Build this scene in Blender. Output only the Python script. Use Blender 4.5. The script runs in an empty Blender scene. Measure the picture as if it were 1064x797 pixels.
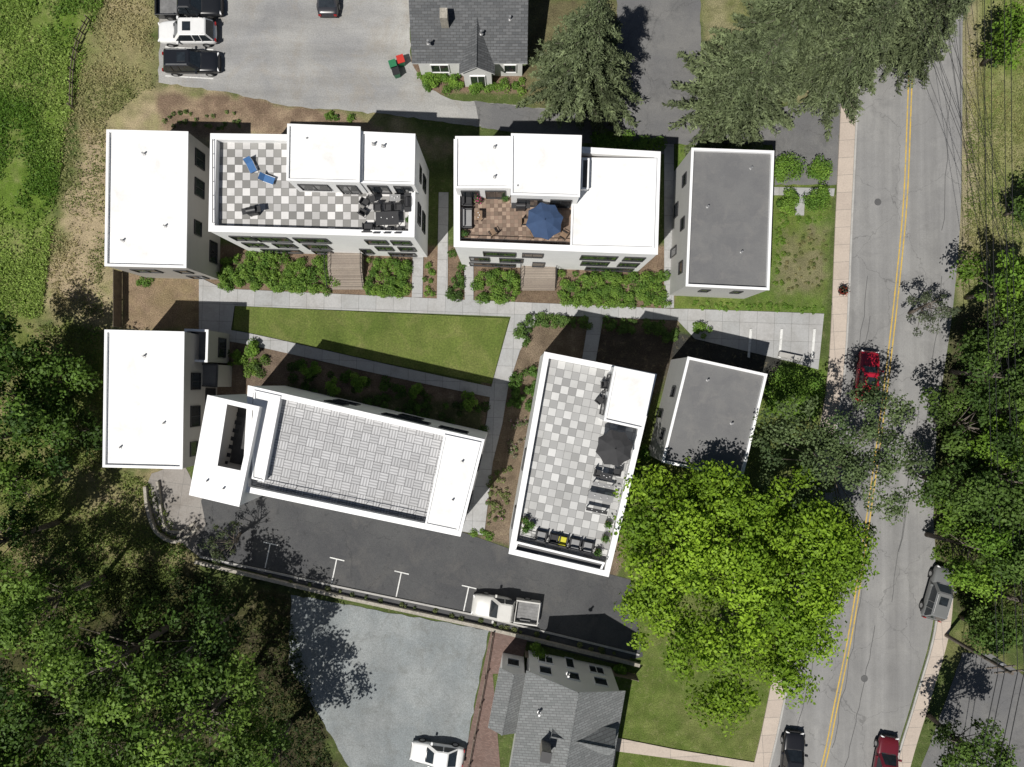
import bpy, math, random
import numpy as np
from mathutils import Vector
random.seed(7); rng=np.random.default_rng(7)
FL=760.0; CH=63.333
# survey helper: aerial-survey coordinate -> metres at a given elevation
def W(px,py,z=0.0):
    d=CH-z
    return ((px-532)/FL*d,(398.5-py)/FL*d,z)
def W2(px,py,z=0.0):
    a=W(px,py,z); return (a[0],a[1])
sc=bpy.context.scene
COL=sc.collection
# ---------------------------------------------------------------- materials
def nt(name):
    m=bpy.data.materials.new(name); m.use_nodes=True
    t=m.node_tree; b=t.nodes['Principled BSDF']; return m,t,b
def mixc(t,fac,a,b,mode='MIX'):
    n=t.nodes.new('ShaderNodeMix'); n.data_type='RGBA'; n.blend_type=mode
    for i,v in ((0,fac),(6,a),(7,b)):
        if isinstance(v,bpy.types.NodeSocket): t.links.new(v,n.inputs[i])
        elif i==0: n.inputs[0].default_value=v
        else: n.inputs[i].default_value=(*v,1) if len(v)==3 else v
    return n.outputs[2]
def mrange(t,s,a,b,c,d):
    n=t.nodes.new('ShaderNodeMapRange'); t.links.new(s,n.inputs[0])
    for i,v in zip((1,2,3,4),(a,b,c,d)): n.inputs[i].default_value=v
    return n.outputs[0]
def coords(t,rot=0,scale=(1,1,1),loc=(0,0,0)):
    tc=t.nodes.new('ShaderNodeTexCoord'); mp=t.nodes.new('ShaderNodeMapping')
    t.links.new(tc.outputs['Object'],mp.inputs[0])
    mp.inputs['Rotation'].default_value=(0,0,rot); mp.inputs['Scale'].default_value=scale
    mp.inputs['Location'].default_value=loc
    return mp.outputs[0]
def noise(t,co,scale,detail=6,rough=0.6,dist=0):
    n=t.nodes.new('ShaderNodeTexNoise'); t.links.new(co,n.inputs['Vector'])
    n.inputs['Scale'].default_value=scale; n.inputs['Detail'].default_value=detail
    n.inputs['Roughness'].default_value=rough; n.inputs['Distortion'].default_value=dist
    return n.outputs['Fac']
def bump(t,b,h,strength,dist=0.03):
    n=t.nodes.new('ShaderNodeBump'); t.links.new(h,n.inputs['Height'])
    n.inputs['Strength'].default_value=strength; n.inputs['Distance'].default_value=dist
    t.links.new(n.outputs[0],b.inputs['Normal'])
def mul(t,c,f,a_,b_):
    k=mrange(t,f,.3,.7,a_,b_); cb=t.nodes.new('ShaderNodeCombineColor')
    for i in range(3): t.links.new(k,cb.inputs[i])
    return mixc(t,1,c,cb.outputs[0],'MULTIPLY')
def flat(name,c,rough=0.6,metal=0,spec=0.5,var=0.08,coat=0):
    m,t,b=nt(name)
    t.links.new(mul(t,c,noise(t,coords(t),2.5,5),1-var,1+var),b.inputs['Base Color'])
    b.inputs['Roughness'].default_value=rough; b.inputs['Metallic'].default_value=metal
    b.inputs['Specular IOR Level'].default_value=spec; b.inputs['Coat Weight'].default_value=coat
    return m
def mottle(name,c1,c2,s=0.3,c3=None,s3=2.0,fine=14,fa=0.25,rough=0.9,bmp=0.4,bs=0.03,aniso=None,rot=0,cracks=0,lo=.4,hi=.6,stain=0):
    m,t,b=nt(name)
    co=coords(t,rot)
    f=noise(t,co,s,7,0.65,0.3)
    c=mixc(t,mrange(t,f,lo,hi,0,1),c1,c2)
    if c3:
        f3=noise(t,co,s3,6,0.7,0.5)
        c=mixc(t,mrange(t,f3,0.5,0.68,0,0.85),c,c3)
    if aniso: c=mul(t,c,noise(t,coords(t,rot,aniso),1.0,5,0.6),.82,1.15)
    if stain:
        f5=noise(t,coords(t,0,(1,1,1),(31,17,0)),1.1,4,.6,.2)
        c=mixc(t,mrange(t,f5,.63,.75,0,stain),c,tuple(v*.4 for v in c1))
    if cracks:
        v=t.nodes.new('ShaderNodeTexVoronoi'); v.feature='DISTANCE_TO_EDGE'
        nn=t.nodes.new('ShaderNodeTexNoise'); nn.inputs['Scale'].default_value=1.2; nn.inputs['Detail'].default_value=5
        t.links.new(co,nn.inputs['Vector'])
        vm=t.nodes.new('ShaderNodeVectorMath'); vm.operation='MULTIPLY_ADD'
        t.links.new(nn.outputs['Color'],vm.inputs[0]); vm.inputs[1].default_value=(1.6,1.6,0); t.links.new(co,vm.inputs[2])
        t.links.new(vm.outputs[0],v.inputs['Vector']); v.inputs['Scale'].default_value=0.16
        k=mrange(t,v.outputs['Distance'],0.0,0.006,cracks,0)
        c=mixc(t,k,c,(c1[0]*.35,c1[1]*.35,c1[2]*.35))
    ff=noise(t,co,fine,4,0.7)
    c=mul(t,c,ff,1-fa,1+fa)
    t.links.new(c,b.inputs['Base Color'])
    b.inputs['Roughness'].default_value=rough; b.inputs['Specular IOR Level'].default_value=0.3
    if bmp: bump(t,b,ff,bmp,bs)
    return m
def slabmat(name,c1,c2,size=1.5,row=1.5,rot=0,mortar=0.012,mc=(.12,.12,.115),dirt=(.2,.19,.17),off=0.0,dirtamt=.5):
    m,t,b=nt(name)
    co=coords(t,rot)
    br=t.nodes.new('ShaderNodeTexBrick'); t.links.new(co,br.inputs['Vector'])
    br.offset=off; br.inputs['Scale'].default_value=1; br.inputs['Brick Width'].default_value=size; br.inputs['Row Height'].default_value=row
    br.inputs['Mortar Size'].default_value=mortar; br.inputs['Color1'].default_value=(*c1,1); br.inputs['Color2'].default_value=(*c2,1)
    br.inputs['Mortar'].default_value=(*mc,1)
    f=noise(t,co,0.6,7,0.7,0.4)
    c=mixc(t,mrange(t,f,.45,.75,0,dirtamt),br.outputs['Color'],dirt)
    c=mul(t,c,noise(t,co,7,4,.7),.9,1.1)
    t.links.new(c,b.inputs['Base Color']); b.inputs['Roughness'].default_value=.85
    bump(t,b,noise(t,co,12,4),.2,.01)
    return m
def pavermat(name,rot,org,c1,c2,size=.6,mode='check',r1=.75,r2=1.15):
    m,t,b=nt(name)
    tc=t.nodes.new('ShaderNodeTexCoord')
    sub=t.nodes.new('ShaderNodeVectorMath'); sub.operation='SUBTRACT'; sub.inputs[1].default_value=(org[0],org[1],0)
    t.links.new(tc.outputs['Object'],sub.inputs[0])
    mp=t.nodes.new('ShaderNodeMapping'); t.links.new(sub.outputs[0],mp.inputs[0])
    mp.inputs['Rotation'].default_value=(0,0,-rot); mp.inputs['Scale'].default_value=(1/size,1/size,0)
    mp.inputs['Location'].default_value=(0,0,.5)
    co=mp.outputs[0]
    ck=t.nodes.new('ShaderNodeTexChecker'); ck.inputs['Scale'].default_value=1; t.links.new(co,ck.inputs['Vector'])
    fl=t.nodes.new('ShaderNodeVectorMath'); fl.operation='FLOOR'; t.links.new(co,fl.inputs[0])
    wn=t.nodes.new('ShaderNodeTexWhiteNoise'); wn.noise_dimensions='2D'; t.links.new(fl.outputs[0],wn.inputs['Vector'])
    if mode=='check':
        c=mixc(t,ck.outputs['Fac'],c1,c2)
    else:
        wv=[]
        for d in ('X','Y'):
            w=t.nodes.new('ShaderNodeTexWave'); w.bands_direction=d; w.inputs['Scale'].default_value=.94
            t.links.new(co,w.inputs['Vector']); wv.append(w.outputs['Fac'])
        mf=t.nodes.new('ShaderNodeMix'); t.links.new(ck.outputs['Fac'],mf.inputs[0]); t.links.new(wv[0],mf.inputs[2]); t.links.new(wv[1],mf.inputs[3])
        c=mixc(t,mrange(t,mf.outputs[0],.2,.7,0,1),c2,c1)
    k=mrange(t,wn.outputs['Value'],0,1,r1,r2)
    cb=t.nodes.new('ShaderNodeCombineColor')
    for i in range(3): t.links.new(k,cb.inputs[i])
    c=mixc(t,1,c,cb.outputs[0],'MULTIPLY')
    br=t.nodes.new('ShaderNodeTexBrick'); t.links.new(co,br.inputs['Vector']); br.offset=0
    for a,v in (('Scale',1),('Brick Width',1),('Row Height',1),('Mortar Size',.022),('Color1',(1,1,1,1)),('Color2',(1,1,1,1)),('Mortar',(.35,.35,.35,1))): br.inputs[a].default_value=v
    c=mixc(t,1,c,br.outputs['Color'],'MULTIPLY')
    g=noise(t,tc.outputs['Object'],.5,6,.7)
    c=mixc(t,mrange(t,g,.45,.75,0,.3),c,(c2[0]*.8,c2[1]*.78,c2[2]*.74))
    t.links.new(c,b.inputs['Base Color']); b.inputs['Roughness'].default_value=.85
    return m
def siding(name,c):
    m,t,b=nt(name)
    tc=t.nodes.new('ShaderNodeTexCoord'); sx=t.nodes.new('ShaderNodeSeparateXYZ'); t.links.new(tc.outputs['Object'],sx.inputs[0])
    ma=t.nodes.new('ShaderNodeMath'); ma.operation='FRACT'
    mu=t.nodes.new('ShaderNodeMath'); mu.operation='MULTIPLY'; mu.inputs[1].default_value=4
    t.links.new(sx.outputs[2],mu.inputs[0]); t.links.new(mu.outputs[0],ma.inputs[0])
    k=mrange(t,ma.outputs[0],0,.12,0.6,0)
    f=noise(t,tc.outputs['Object'],.8,5)
    c0=mixc(t,mrange(t,f,.3,.7,0,.35),c,tuple(x*.8 for x in c))
    t.links.new(mixc(t,k,c0,tuple(x*.5 for x in c)),b.inputs['Base Color']); b.inputs['Roughness'].default_value=.7
    return m
def leafmat(name,trans=.3):
    m,t,b=nt(name)
    at=t.nodes.new('ShaderNodeAttribute'); at.attribute_name='Col'
    t.links.new(at.outputs['Color'],b.inputs['Base Color']); b.inputs['Roughness'].default_value=.6; b.inputs['Specular IOR Level'].default_value=.22
    if trans>0:
        tr=t.nodes.new('ShaderNodeBsdfTranslucent')
        c=mixc(t,1,at.outputs['Color'],(1.3,1.5,.5),'MULTIPLY'); t.links.new(c,tr.inputs['Color'])
        mx=t.nodes.new('ShaderNodeMixShader'); mx.inputs[0].default_value=trans
        t.links.new(b.outputs[0],mx.inputs[1]); t.links.new(tr.outputs[0],mx.inputs[2])
        t.links.new(mx.outputs[0],t.nodes['Material Output'].inputs[0])
    return m
M={}
M['white']=mottle('white_stucco',(.80,.80,.79),(.76,.76,.75),.5,fine=8,fa=.03,rough=.7,bmp=.05)
M['membrane']=mottle('white_roof_membrane',(.83,.83,.82),(.77,.77,.76),.25,(.66,.65,.63),.5,fine=5,fa=.03,rough=.6,bmp=.05)
M['coping']=flat('white_coping_metal',(.82,.82,.82),.45,var=.02)
M['greyroof']=mottle('grey_roof_membrane',(.135,.135,.138),(.155,.155,.155),.5,(.175,.172,.168),.9,fine=10,fa=.08,rough=.8,bmp=.15)
M['pitroof']=mottle('dark_roof_membrane',(.06,.06,.06),(.09,.09,.09),.8,fine=10,fa=.15)
M['sidegrey']=siding('light_grey_siding',(.50,.50,.48))
M['sidetaupe']=siding('taupe_siding',(.40,.38,.35))
M['sidewhite']=siding('white_siding',(.72,.72,.70))
M['glass']=flat('window_glass',(.02,.025,.03),.08,spec=.8,var=.3)
M['frame']=flat('dark_window_frame',(.03,.03,.032),.4)
M['wframe']=flat('white_window_frame',(.75,.75,.74),.5)
M['street']=mottle('street_asphalt',(.215,.213,.21),(.25,.247,.24),.25,(.195,.193,.19),.5,fine=16,fa=.13,bmp=.3,aniso=(.9,.03,1),rot=math.radians(6),cracks=.5,stain=.18)
M['asphalt']=mottle('dark_asphalt',(.062,.063,.066),(.078,.079,.08),.25,(.095,.093,.09),.4,fine=14,fa=.22,bmp=.4,cracks=.3,stain=.4)
M['lane']=mottle('worn_asphalt',(.13,.13,.132),(.165,.163,.158),.25,(.11,.11,.11),.5,fine=14,fa=.18,bmp=.4,cracks=.4,stain=.3)
M['lot']=mottle('fine_gravel_lot',(.25,.25,.25),(.33,.325,.31),.12,(.27,.25,.22),.35,fine=9,fa=.18,bmp=.6,aniso=(.08,.6,1),rot=.2,stain=.25)
M['gravel']=mottle('blue_grey_gravel',(.21,.23,.235),(.25,.265,.265),.25,(.18,.19,.185),.7,fine=12,fa=.3,bmp=.8,bs=.05,aniso=(.3,.12,1))
M['conc']=slabmat('footpath_concrete',(.33,.335,.335),(.38,.375,.37),1.5,1.5,math.radians(2))
M['conc2']=slabmat('apron_concrete',(.22,.205,.19),(.26,.24,.22),1.8,1.8,math.radians(8),dirt=(.15,.13,.11),dirtamt=.8)
M['walk']=slabmat('sidewalk_concrete',(.43,.365,.31),(.48,.41,.345),4,1.5,math.radians(-3),dirt=(.33,.28,.24))
M['kerb']=mottle('kerb_concrete',(.42,.41,.39),(.36,.35,.33),1,fine=12,fa=.12)
M['brickpath']=slabmat('brick_paving',(.13,.075,.06),(.19,.12,.10),.22,.11,math.radians(12),.01,(.09,.08,.07),(.12,.09,.08),off=.5)
M['lawn']=mottle('lawn_grass',(.08,.115,.02),(.115,.145,.032),.22,(.15,.16,.05),.45,fine=7,fa=.38,bmp=.9,bs=.06,aniso=(.5,.12,1),rot=.15)
M['yellow']=mottle('worn_yellow_paint',(.55,.37,.07),(.45,.32,.09),1.2,(.28,.25,.17),2.5,fine=12,fa=.15,bmp=.1)
M['paint']=mottle('worn_white_paint',(.7,.7,.68),(.6,.6,.58),1.5,(.4,.4,.39),2.5,fine=12,fa=.12,bmp=.1)
M['tar']=flat('crack_sealant',(.09,.09,.09),.7)
M['bark']=mottle('tree_bark',(.12,.10,.08),(.16,.14,.12),3,fine=10,fa=.3)
M['wood']=slabmat('weathered_deck_boards',(.24,.20,.165),(.30,.255,.21),6,.14,0,.012,(.05,.045,.035),(.18,.15,.13))
M['stone']=mottle('garden_wall_stone',(.36,.33,.28),(.28,.26,.22),2,(.42,.39,.34),4,fine=8,fa=.25,bmp=.6)
M['shingle']=slabmat('dark_grey_shingles',(.075,.08,.085),(.125,.13,.135),.5,.2,0,.02,(.05,.05,.05),(.08,.08,.08),off=.5)
M['shingle2']=slabmat('light_grey_shingles',(.15,.16,.16),(.21,.22,.22),.5,.2,math.radians(-11),.02,(.10,.10,.10),(.14,.14,.14),off=.5)
M['metal']=flat('galvanised_metal',(.5,.5,.5),.4,.7)
M['black']=flat('black_plastic',(.02,.02,.022),.5)
M['bedliner']=flat('truck_bed_liner',(.16,.16,.16),.6,var=.25)
M['rubber']=flat('tyre_rubber',(.025,.025,.025),.9)
M['leaf']=leafmat('leaves',.22); M['needle']=leafmat('needles',0)
M['blue']=flat('navy_canvas',(.03,.06,.13),.85)
M['lblue']=flat('blue_sling_fabric',(.05,.14,.32),.8)
M['charcoal']=flat('charcoal_canvas',(.035,.035,.037),.85)
M['yellowc']=flat('yellow_cushion',(.55,.52,.04),.8)
M['greyc']=flat('grey_cushion',(.25,.25,.25),.85)
M['teak']=flat('teak_wood',(.20,.13,.08),.6,var=.2)
M['terracotta']=flat('terracotta',(.4,.16,.08),.8)
M['red']=flat('red_plastic',(.45,.03,.02),.5)
M['green']=flat('green_plastic',(.02,.16,.07),.5)
M['brake']=flat('tail_light',(.3,.01,.01),.2)
M['lamp']=flat('head_light',(.8,.8,.8),.1)
M['fencewood']=flat('fence_wood',(.16,.13,.10),.8,var=.25)
# ---------------------------------------------------------------- mesh helpers
class MB:
    def __init__(s): s.v=[];s.f=[];s.m=[]
    def poly(s,pts,m=0):
        i=len(s.v); s.v+= [tuple(p) for p in pts]; s.f.append(tuple(range(i,i+len(pts)))); s.m.append(m)
    def prism(s,p2,z0,z1,m=0,top=None,bot=False):
        n=len(p2); i=len(s.v)
        s.v+=[(p[0],p[1],z0) for p in p2]+[(p[0],p[1],z1) for p in p2]
        for k in range(n):
            j=(k+1)%n; s.f.append((i+k,i+j,i+n+j,i+n+k)); s.m.append(m)
        s.f.append(tuple(range(i+n,i+2*n))); s.m.append(m if top is None else top)
        if bot: s.f.append(tuple(range(i+n-1,i-1,-1))); s.m.append(m)
    def box(s,c,sz,rz=0,m=0):
        ca,sa=math.cos(rz),math.sin(rz); p=[]
        for x,y in ((-1,-1),(1,-1),(1,1),(-1,1)):
            X=x*sz[0]/2;Y=y*sz[1]/2; p.append((c[0]+X*ca-Y*sa,c[1]+X*sa+Y*ca))
        s.prism(p,c[2]-sz[2]/2,c[2]+sz[2]/2,m,bot=True)
    def cyl(s,p0,p1,r0,r1,n=8,m=0,caps=True):
        a=Vector(p0);b=Vector(p1);d=(b-a)
        if d.length<1e-6: return
        d.normalize(); u=d.orthogonal().normalized(); w=d.cross(u)
        i=len(s.v)
        for c,r in ((a,r0),(b,r1)):
            for k in range(n):
                t=2*math.pi*k/n; q=c+(u*math.cos(t)+w*math.sin(t))*r; s.v.append(tuple(q))
        for k in range(n):
            j=(k+1)%n; s.f.append((i+k,i+j,i+n+j,i+n+k)); s.m.append(m)
        if caps:
            s.f.append(tuple(range(i+n,i+2*n))); s.m.append(m)
            s.f.append(tuple(range(i+n-1,i-1,-1))); s.m.append(m)
    def build(s,name,mats,parent=None,smooth=False,bevel=0,sub=0):
        me=bpy.data.meshes.new(name); me.from_pydata(s.v,[],s.f)
        for m in mats: me.materials.append(m)
        me.polygons.foreach_set('material_index',s.m)
        if smooth: me.polygons.foreach_set('use_smooth',[True]*len(s.f))
        me.update(); o=bpy.data.objects.new(name,me); COL.objects.link(o)
        if parent: o.parent=parent
        if bevel:
            b=o.modifiers.new('b','BEVEL'); b.width=bevel; b.segments=2; b.limit_method='ANGLE'
        if sub:
            q=o.modifiers.new('s','SUBSURF'); q.levels=sub; q.render_levels=sub
        return o
def empty(name,loc=(0,0,0),rz=0):
    e=bpy.data.objects.new(name,None); COL.objects.link(e); e.location=loc; e.rotation_euler=(0,0,rz); e.empty_display_size=.3
    return e
def ccw(p):
    a=sum(p[i][0]*p[(i+1)%len(p)][1]-p[(i+1)%len(p)][0]*p[i][1] for i in range(len(p)))
    return list(p) if a>0 else list(p)[::-1]
def inset(p,d):
    n=len(p);o=[]
    for i in range(n):
        a=Vector(p[i-1][:2]);b=Vector(p[i][:2]);c=Vector(p[(i+1)%n][:2])
        e1=(b-a).normalized();e2=(c-b).normalized()
        n1=Vector((-e1.y,e1.x));n2=Vector((-e2.y,e2.x))
        k=(n1+n2); k=k/max(k.length_squared,1e-6)*2
        q=b+k*d; o.append((q.x,q.y))
    return o
def smooth(pts,n=8):
    P=[Vector(p) for p in pts];o=[]
    for i in range(len(P)-1):
        p0=P[max(i-1,0)];p1=P[i];p2=P[i+1];p3=P[min(i+2,len(P)-1)]
        for k in range(n):
            t=k/n
            q=.5*((2*p1)+(p2-p0)*t+(2*p0-5*p1+4*p2-p3)*t*t+(3*p1-p0-3*p2+p3)*t**3)
            o.append((q.x,q.y))
    o.append(tuple(P[-1])); return o
zc=[.008]
def nz():
    zc[0]+=.004; return zc[0]
def sheet(name,px,mat,thick=0,jit=0,z=None,step=.5,parent=None):
    p=ccw([W2(*q) for q in px])
    if jit:
        o=[]
        for i in range(len(p)):
            a=Vector(p[i]);b=Vector(p[(i+1)%len(p)]); L=(b-a).length
            if L>80: o.append(tuple(a)); continue
            k=max(1,int(L/step)); nn=Vector((-(b-a).y,(b-a).x)).normalized()
            for j in range(k):
                q=a.lerp(b,j/k)+nn*random.uniform(-jit,jit); o.append((q.x,q.y))
        p=o
    if z is None: z=nz()
    m=MB()
    if thick: m.prism(p,-.05,z+thick)
    else: m.poly([(a,b,z) for a,b in p])
    return m.build(name,[mat],parent)
def strip(name,px,w,z,mat,parent=None,off=0,z0=None):
    p=[Vector(W2(*q)) for q in px]; m=MB(); L=[];R=[]
    for i in range(len(p)):
        d=(p[min(i+1,len(p)-1)]-p[max(i-1,0)]).normalized(); n=Vector((-d.y,d.x))
        L.append(p[i]+n*(off+w/2)); R.append(p[i]+n*(off-w/2))
    for i in range(len(p)-1):
        a,b,c,d=R[i],R[i+1],L[i+1],L[i]
        if z0 is None: m.poly([(a.x,a.y,z),(b.x,b.y,z),(c.x,c.y,z),(d.x,d.y,z)])
        else: m.prism(ccw([(a.x,a.y),(b.x,b.y),(c.x,c.y),(d.x,d.y)]),z0,z)
    return m.build(name,[mat],parent)
# ---------------------------------------------------------------- numpy helpers
def vnoise(x,y,s,seed):
    r=np.random.default_rng(seed).random((256,256))
    X=x*s+1000;Y=y*s+1000
    xi=np.floor(X).astype(int);yi=np.floor(Y).astype(int);fx=X-xi;fy=Y-yi
    fx=fx*fx*(3-2*fx);fy=fy*fy*(3-2*fy)
    g=lambda a,b:r[a%256,b%256]
    return (g(xi,yi)*(1-fx)+g(xi+1,yi)*fx)*(1-fy)+(g(xi,yi+1)*(1-fx)+g(xi+1,yi+1)*fx)*fy
def fbm(x,y,s,seed):
    return sum(vnoise(x,y,s*2**k,seed+k)*.5**k for k in range(5))/1.9375
def sdf(x,y,poly):
    d=np.full(x.shape,1e9); ins=np.zeros(x.shape,bool); n=len(poly)
    for i in range(n):
        ax,ay=poly[i];bx,by=poly[(i+1)%n]
        ex,ey=bx-ax,by-ay; t=np.clip(((x-ax)*ex+(y-ay)*ey)/(ex*ex+ey*ey+1e-9),0,1)
        d=np.minimum(d,np.hypot(x-ax-ex*t,y-ay-ey*t))
        c=((ay>y)!=(by>y))&(x<(bx-ax)*(y-ay)/((by-ay) if by!=ay else 1e-9)+ax); ins^=c
    return np.where(ins,-d,d)
def quadmesh(name,V,colr,mat,parent=None):
    n=len(V)//4; me=bpy.data.meshes.new(name)
    me.vertices.add(4*n); me.vertices.foreach_set('co',V.astype(np.float32).ravel())
    me.loops.add(4*n); me.loops.foreach_set('vertex_index',np.arange(4*n,dtype=np.int32))
    me.polygons.add(n); me.polygons.foreach_set('loop_start',np.arange(0,4*n,4,dtype=np.int32))
    me.update(calc_edges=True)
    a=me.color_attributes.new('Col','FLOAT_COLOR','POINT')
    c=np.ones((4*n,4),np.float32); c[:,:3]=np.repeat(colr,4,axis=0); a.data.foreach_set('color',c.ravel())
    me.materials.append(mat); o=bpy.data.objects.new(name,me); COL.objects.link(o)
    if parent: o.parent=parent
    return o
def norm(a): return a/np.maximum(np.linalg.norm(a,axis=1,keepdims=True),1e-9)
def leafquads(C,Nrm,size,asp=.55,axis=None):
    n=len(C); Nrm=norm(Nrm)
    if axis is None: axis=rng.normal(size=(n,3))
    U=norm(np.cross(Nrm,np.cross(axis,Nrm)+1e-6)); Vv=np.cross(Nrm,U)
    s=size[:,None]
    V=np.stack([C-U*s*.5,C+Vv*s*asp*.5,C+U*s*.5,C-Vv*s*asp*.5],1)
    return V.reshape(-1,3)
# ---------------------------------------------------------------- foliage
def tree(name,px,py,rpx,H,col,dens=1.0,zc_f=.6,leaf=.27,tip=None,clump=1.0,flatn=.65,sp=.35,depth=.4,la=1.0):
    zc_=H*zc_f; cx,cy,_=W(px,py,zc_); R=rpx*(CH-zc_)/FL
    e=empty(name,(cx,cy,0)); ph=rng.random(3)*6.28
    nc=int(1.75*R*R*dens*.9/clump**2)+14
    th=rng.random(nc)*2*np.pi; u=rng.random(nc)
    lob=1+la*(.16*np.sin(3*th+ph[0])+.12*np.sin(5*th+ph[1])+.08*np.sin(9*th+ph[2]))
    rr=R*np.sqrt(u)*.92*lob
    q=np.clip(1-(rr/(R*1.15))**2,0.03,1)
    top=zc_+(H-zc_)*np.sqrt(q)
    zz=top-rng.random(nc)**1.5*(H*depth)*np.sqrt(q)-.3
    cr=(.5+rng.random(nc)**1.3*.95)*clump*(.7+R*.06)
    m=MB()
    tr=.013*H+.06
    bx,by=rng.normal(size=2)*.2
    m.cyl((0,0,-.1),(bx,by,H*.35),tr*1.3,tr*.85,9); m.cyl((bx,by,H*.35),(bx*2,by*2,H*.8),tr*.85,tr*.25,8)
    k=min(nc,22)
    for i in rng.choice(nc,k,replace=False):
        a=.3+.35*rng.random(); p0=(bx*(1+a),by*(1+a),H*a)
        p2=(rr[i]*math.cos(th[i]),rr[i]*math.sin(th[i]),zz[i]-.2)
        pm=(p0[0]*.45+p2[0]*.55,p0[1]*.45+p2[1]*.55,max(p0[2],p0[2]*.45+p2[2]*.55))
        m.cyl(p0,pm,tr*.3,tr*.15,6); m.cyl(pm,p2,tr*.15,.025,5)
    m.build('trunk_and_limbs',[M['bark']],e,True)
    per=(165*cr**2*dens*(.27/leaf)**2*.9).astype(int)+25
    idx=np.repeat(np.arange(nc),per); n=len(idx)
    d=norm(rng.normal(size=(n,3))); rad=(rng.random(n)**.4)[:,None]*cr[idx][:,None]
    fl=np.array([1,1,flatn])
    spk=1+sp*np.sin(d[:,0:1]*7+idx[:,None])*np.sin(d[:,1:2]*6+idx[:,None]*1.7)
    C=np.stack([rr[idx]*np.cos(th[idx]),rr[idx]*np.sin(th[idx]),zz[idx]],1)+d*rad*fl*spk
    Nn=d*.6+np.array([0,0,.5])+rng.normal(size=(n,3))*.42
    sz=leaf*(.6+.8*rng.random(n))
    cb=np.array(col); ct=np.array(tip if tip is not None else [c*1.5 for c in col])
    cf=rng.random(nc)[idx][:,None]; 
    c=cb*(1-cf)+ct*cf; c=c*(.7+.6*rng.random((n,1)))
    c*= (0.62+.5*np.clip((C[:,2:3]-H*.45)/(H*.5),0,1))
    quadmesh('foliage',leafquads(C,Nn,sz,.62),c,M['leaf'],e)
    return e
def conifer(name,px,py,rpx,H,col,tip,lean=0):
    zl=H*.3; cx,cy,_=W(px,py,zl); R=rpx*(CH-zl)/FL
    e=empty(name,(cx,cy,0)); m=MB(); m.cyl((0,0,-.1),(0,0,H*.98),.03*H*.6,.03,9)
    Cs=[];Ax=[];Sz=[];Cc=[];Nn=[]
    z=1.2; 
    while z<H-.1:
        f=1-(z-1.2)/(H-1.2); rl=R*(f**.72)*1.02
        nb=int(7+6*f)
        a0=rng.random()*6.28
        for b in range(nb):
            a=a0+b*6.283/nb+rng.normal()*.16; L=rl*(.62+.6*rng.random())*(1+.12*math.sin(3*a+px)); 
            if L<.15: continue
            dx,dy=math.cos(a),math.sin(a)
            rise=.25*f+.1; droop=.30
            if rng.random()<.5: m.cyl((0,0,z),(dx*L*.75,dy*L*.75,z+rise*L*.3-droop*L*.4),.05*f+.015,.012,4,caps=False)
            shade=.55+.85*rng.random()
            ns=int(L*7)+3
            for k in range(ns):
                s=.22+.78*(k+rng.random())/ns
                bx=L*s; bz=z+rise*bx*.5-droop*L*s*s*1.15
                for side in (-1,1):
                    wlen=(.18+.48*L*.28*(1-s*.72))*(.6+.7*rng.random())
                    sa=a+side*(.75+.35*rng.random())*(1-.45*s)
                    ax=np.array([math.cos(sa),math.sin(sa),-.28+.25*rng.normal()])
                    p=np.array([dx*bx,dy*bx,bz])+ax*wlen*.5
                    Cs.append(p);Ax.append(ax);Sz.append(wlen)
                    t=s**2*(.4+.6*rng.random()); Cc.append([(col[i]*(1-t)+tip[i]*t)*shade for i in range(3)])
                    Nn.append([rng.normal()*.6,rng.normal()*.6,1])
        z+=.32+.15*f
    m.build('trunk_and_limbs',[M['bark']],e,True)
    C=np.array(Cs);A=np.array(Ax);S=np.array(Sz);Cc=np.array(Cc);Nn=np.array(Nn)
    Cl=[];Al=[];Sl=[];Cl2=[];Nl=[]
    for k in range(3):
        j=rng.normal(size=C.shape)*.10; aj=A+rng.normal(size=A.shape)*.5
        Cl.append(C+j);Al.append(aj);Sl.append(S*(.6+.5*rng.random(len(S))));Cl2.append(Cc*(.7+.6*rng.random((len(S),1))));Nl.append(Nn+rng.normal(size=Nn.shape)*.4)
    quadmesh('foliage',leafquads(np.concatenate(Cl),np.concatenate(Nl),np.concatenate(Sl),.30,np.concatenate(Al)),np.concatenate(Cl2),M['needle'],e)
    return e
def inpoly_pts(poly,n):
    p=np.array(poly); lo=p.min(0);hi=p.max(0); out=np.zeros((0,2))
    while len(out)<n:
        q=lo+rng.random((n*3,2))*(hi-lo); s=sdf(q[:,0],q[:,1],poly); out=np.concatenate([out,q[s<-.05]])
    return out[:n]
def parea(p): return abs(sum(p[i][0]*p[(i+1)%len(p)][1]-p[(i+1)%len(p)][0]*p[i][1] for i in range(len(p))))/2
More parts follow.
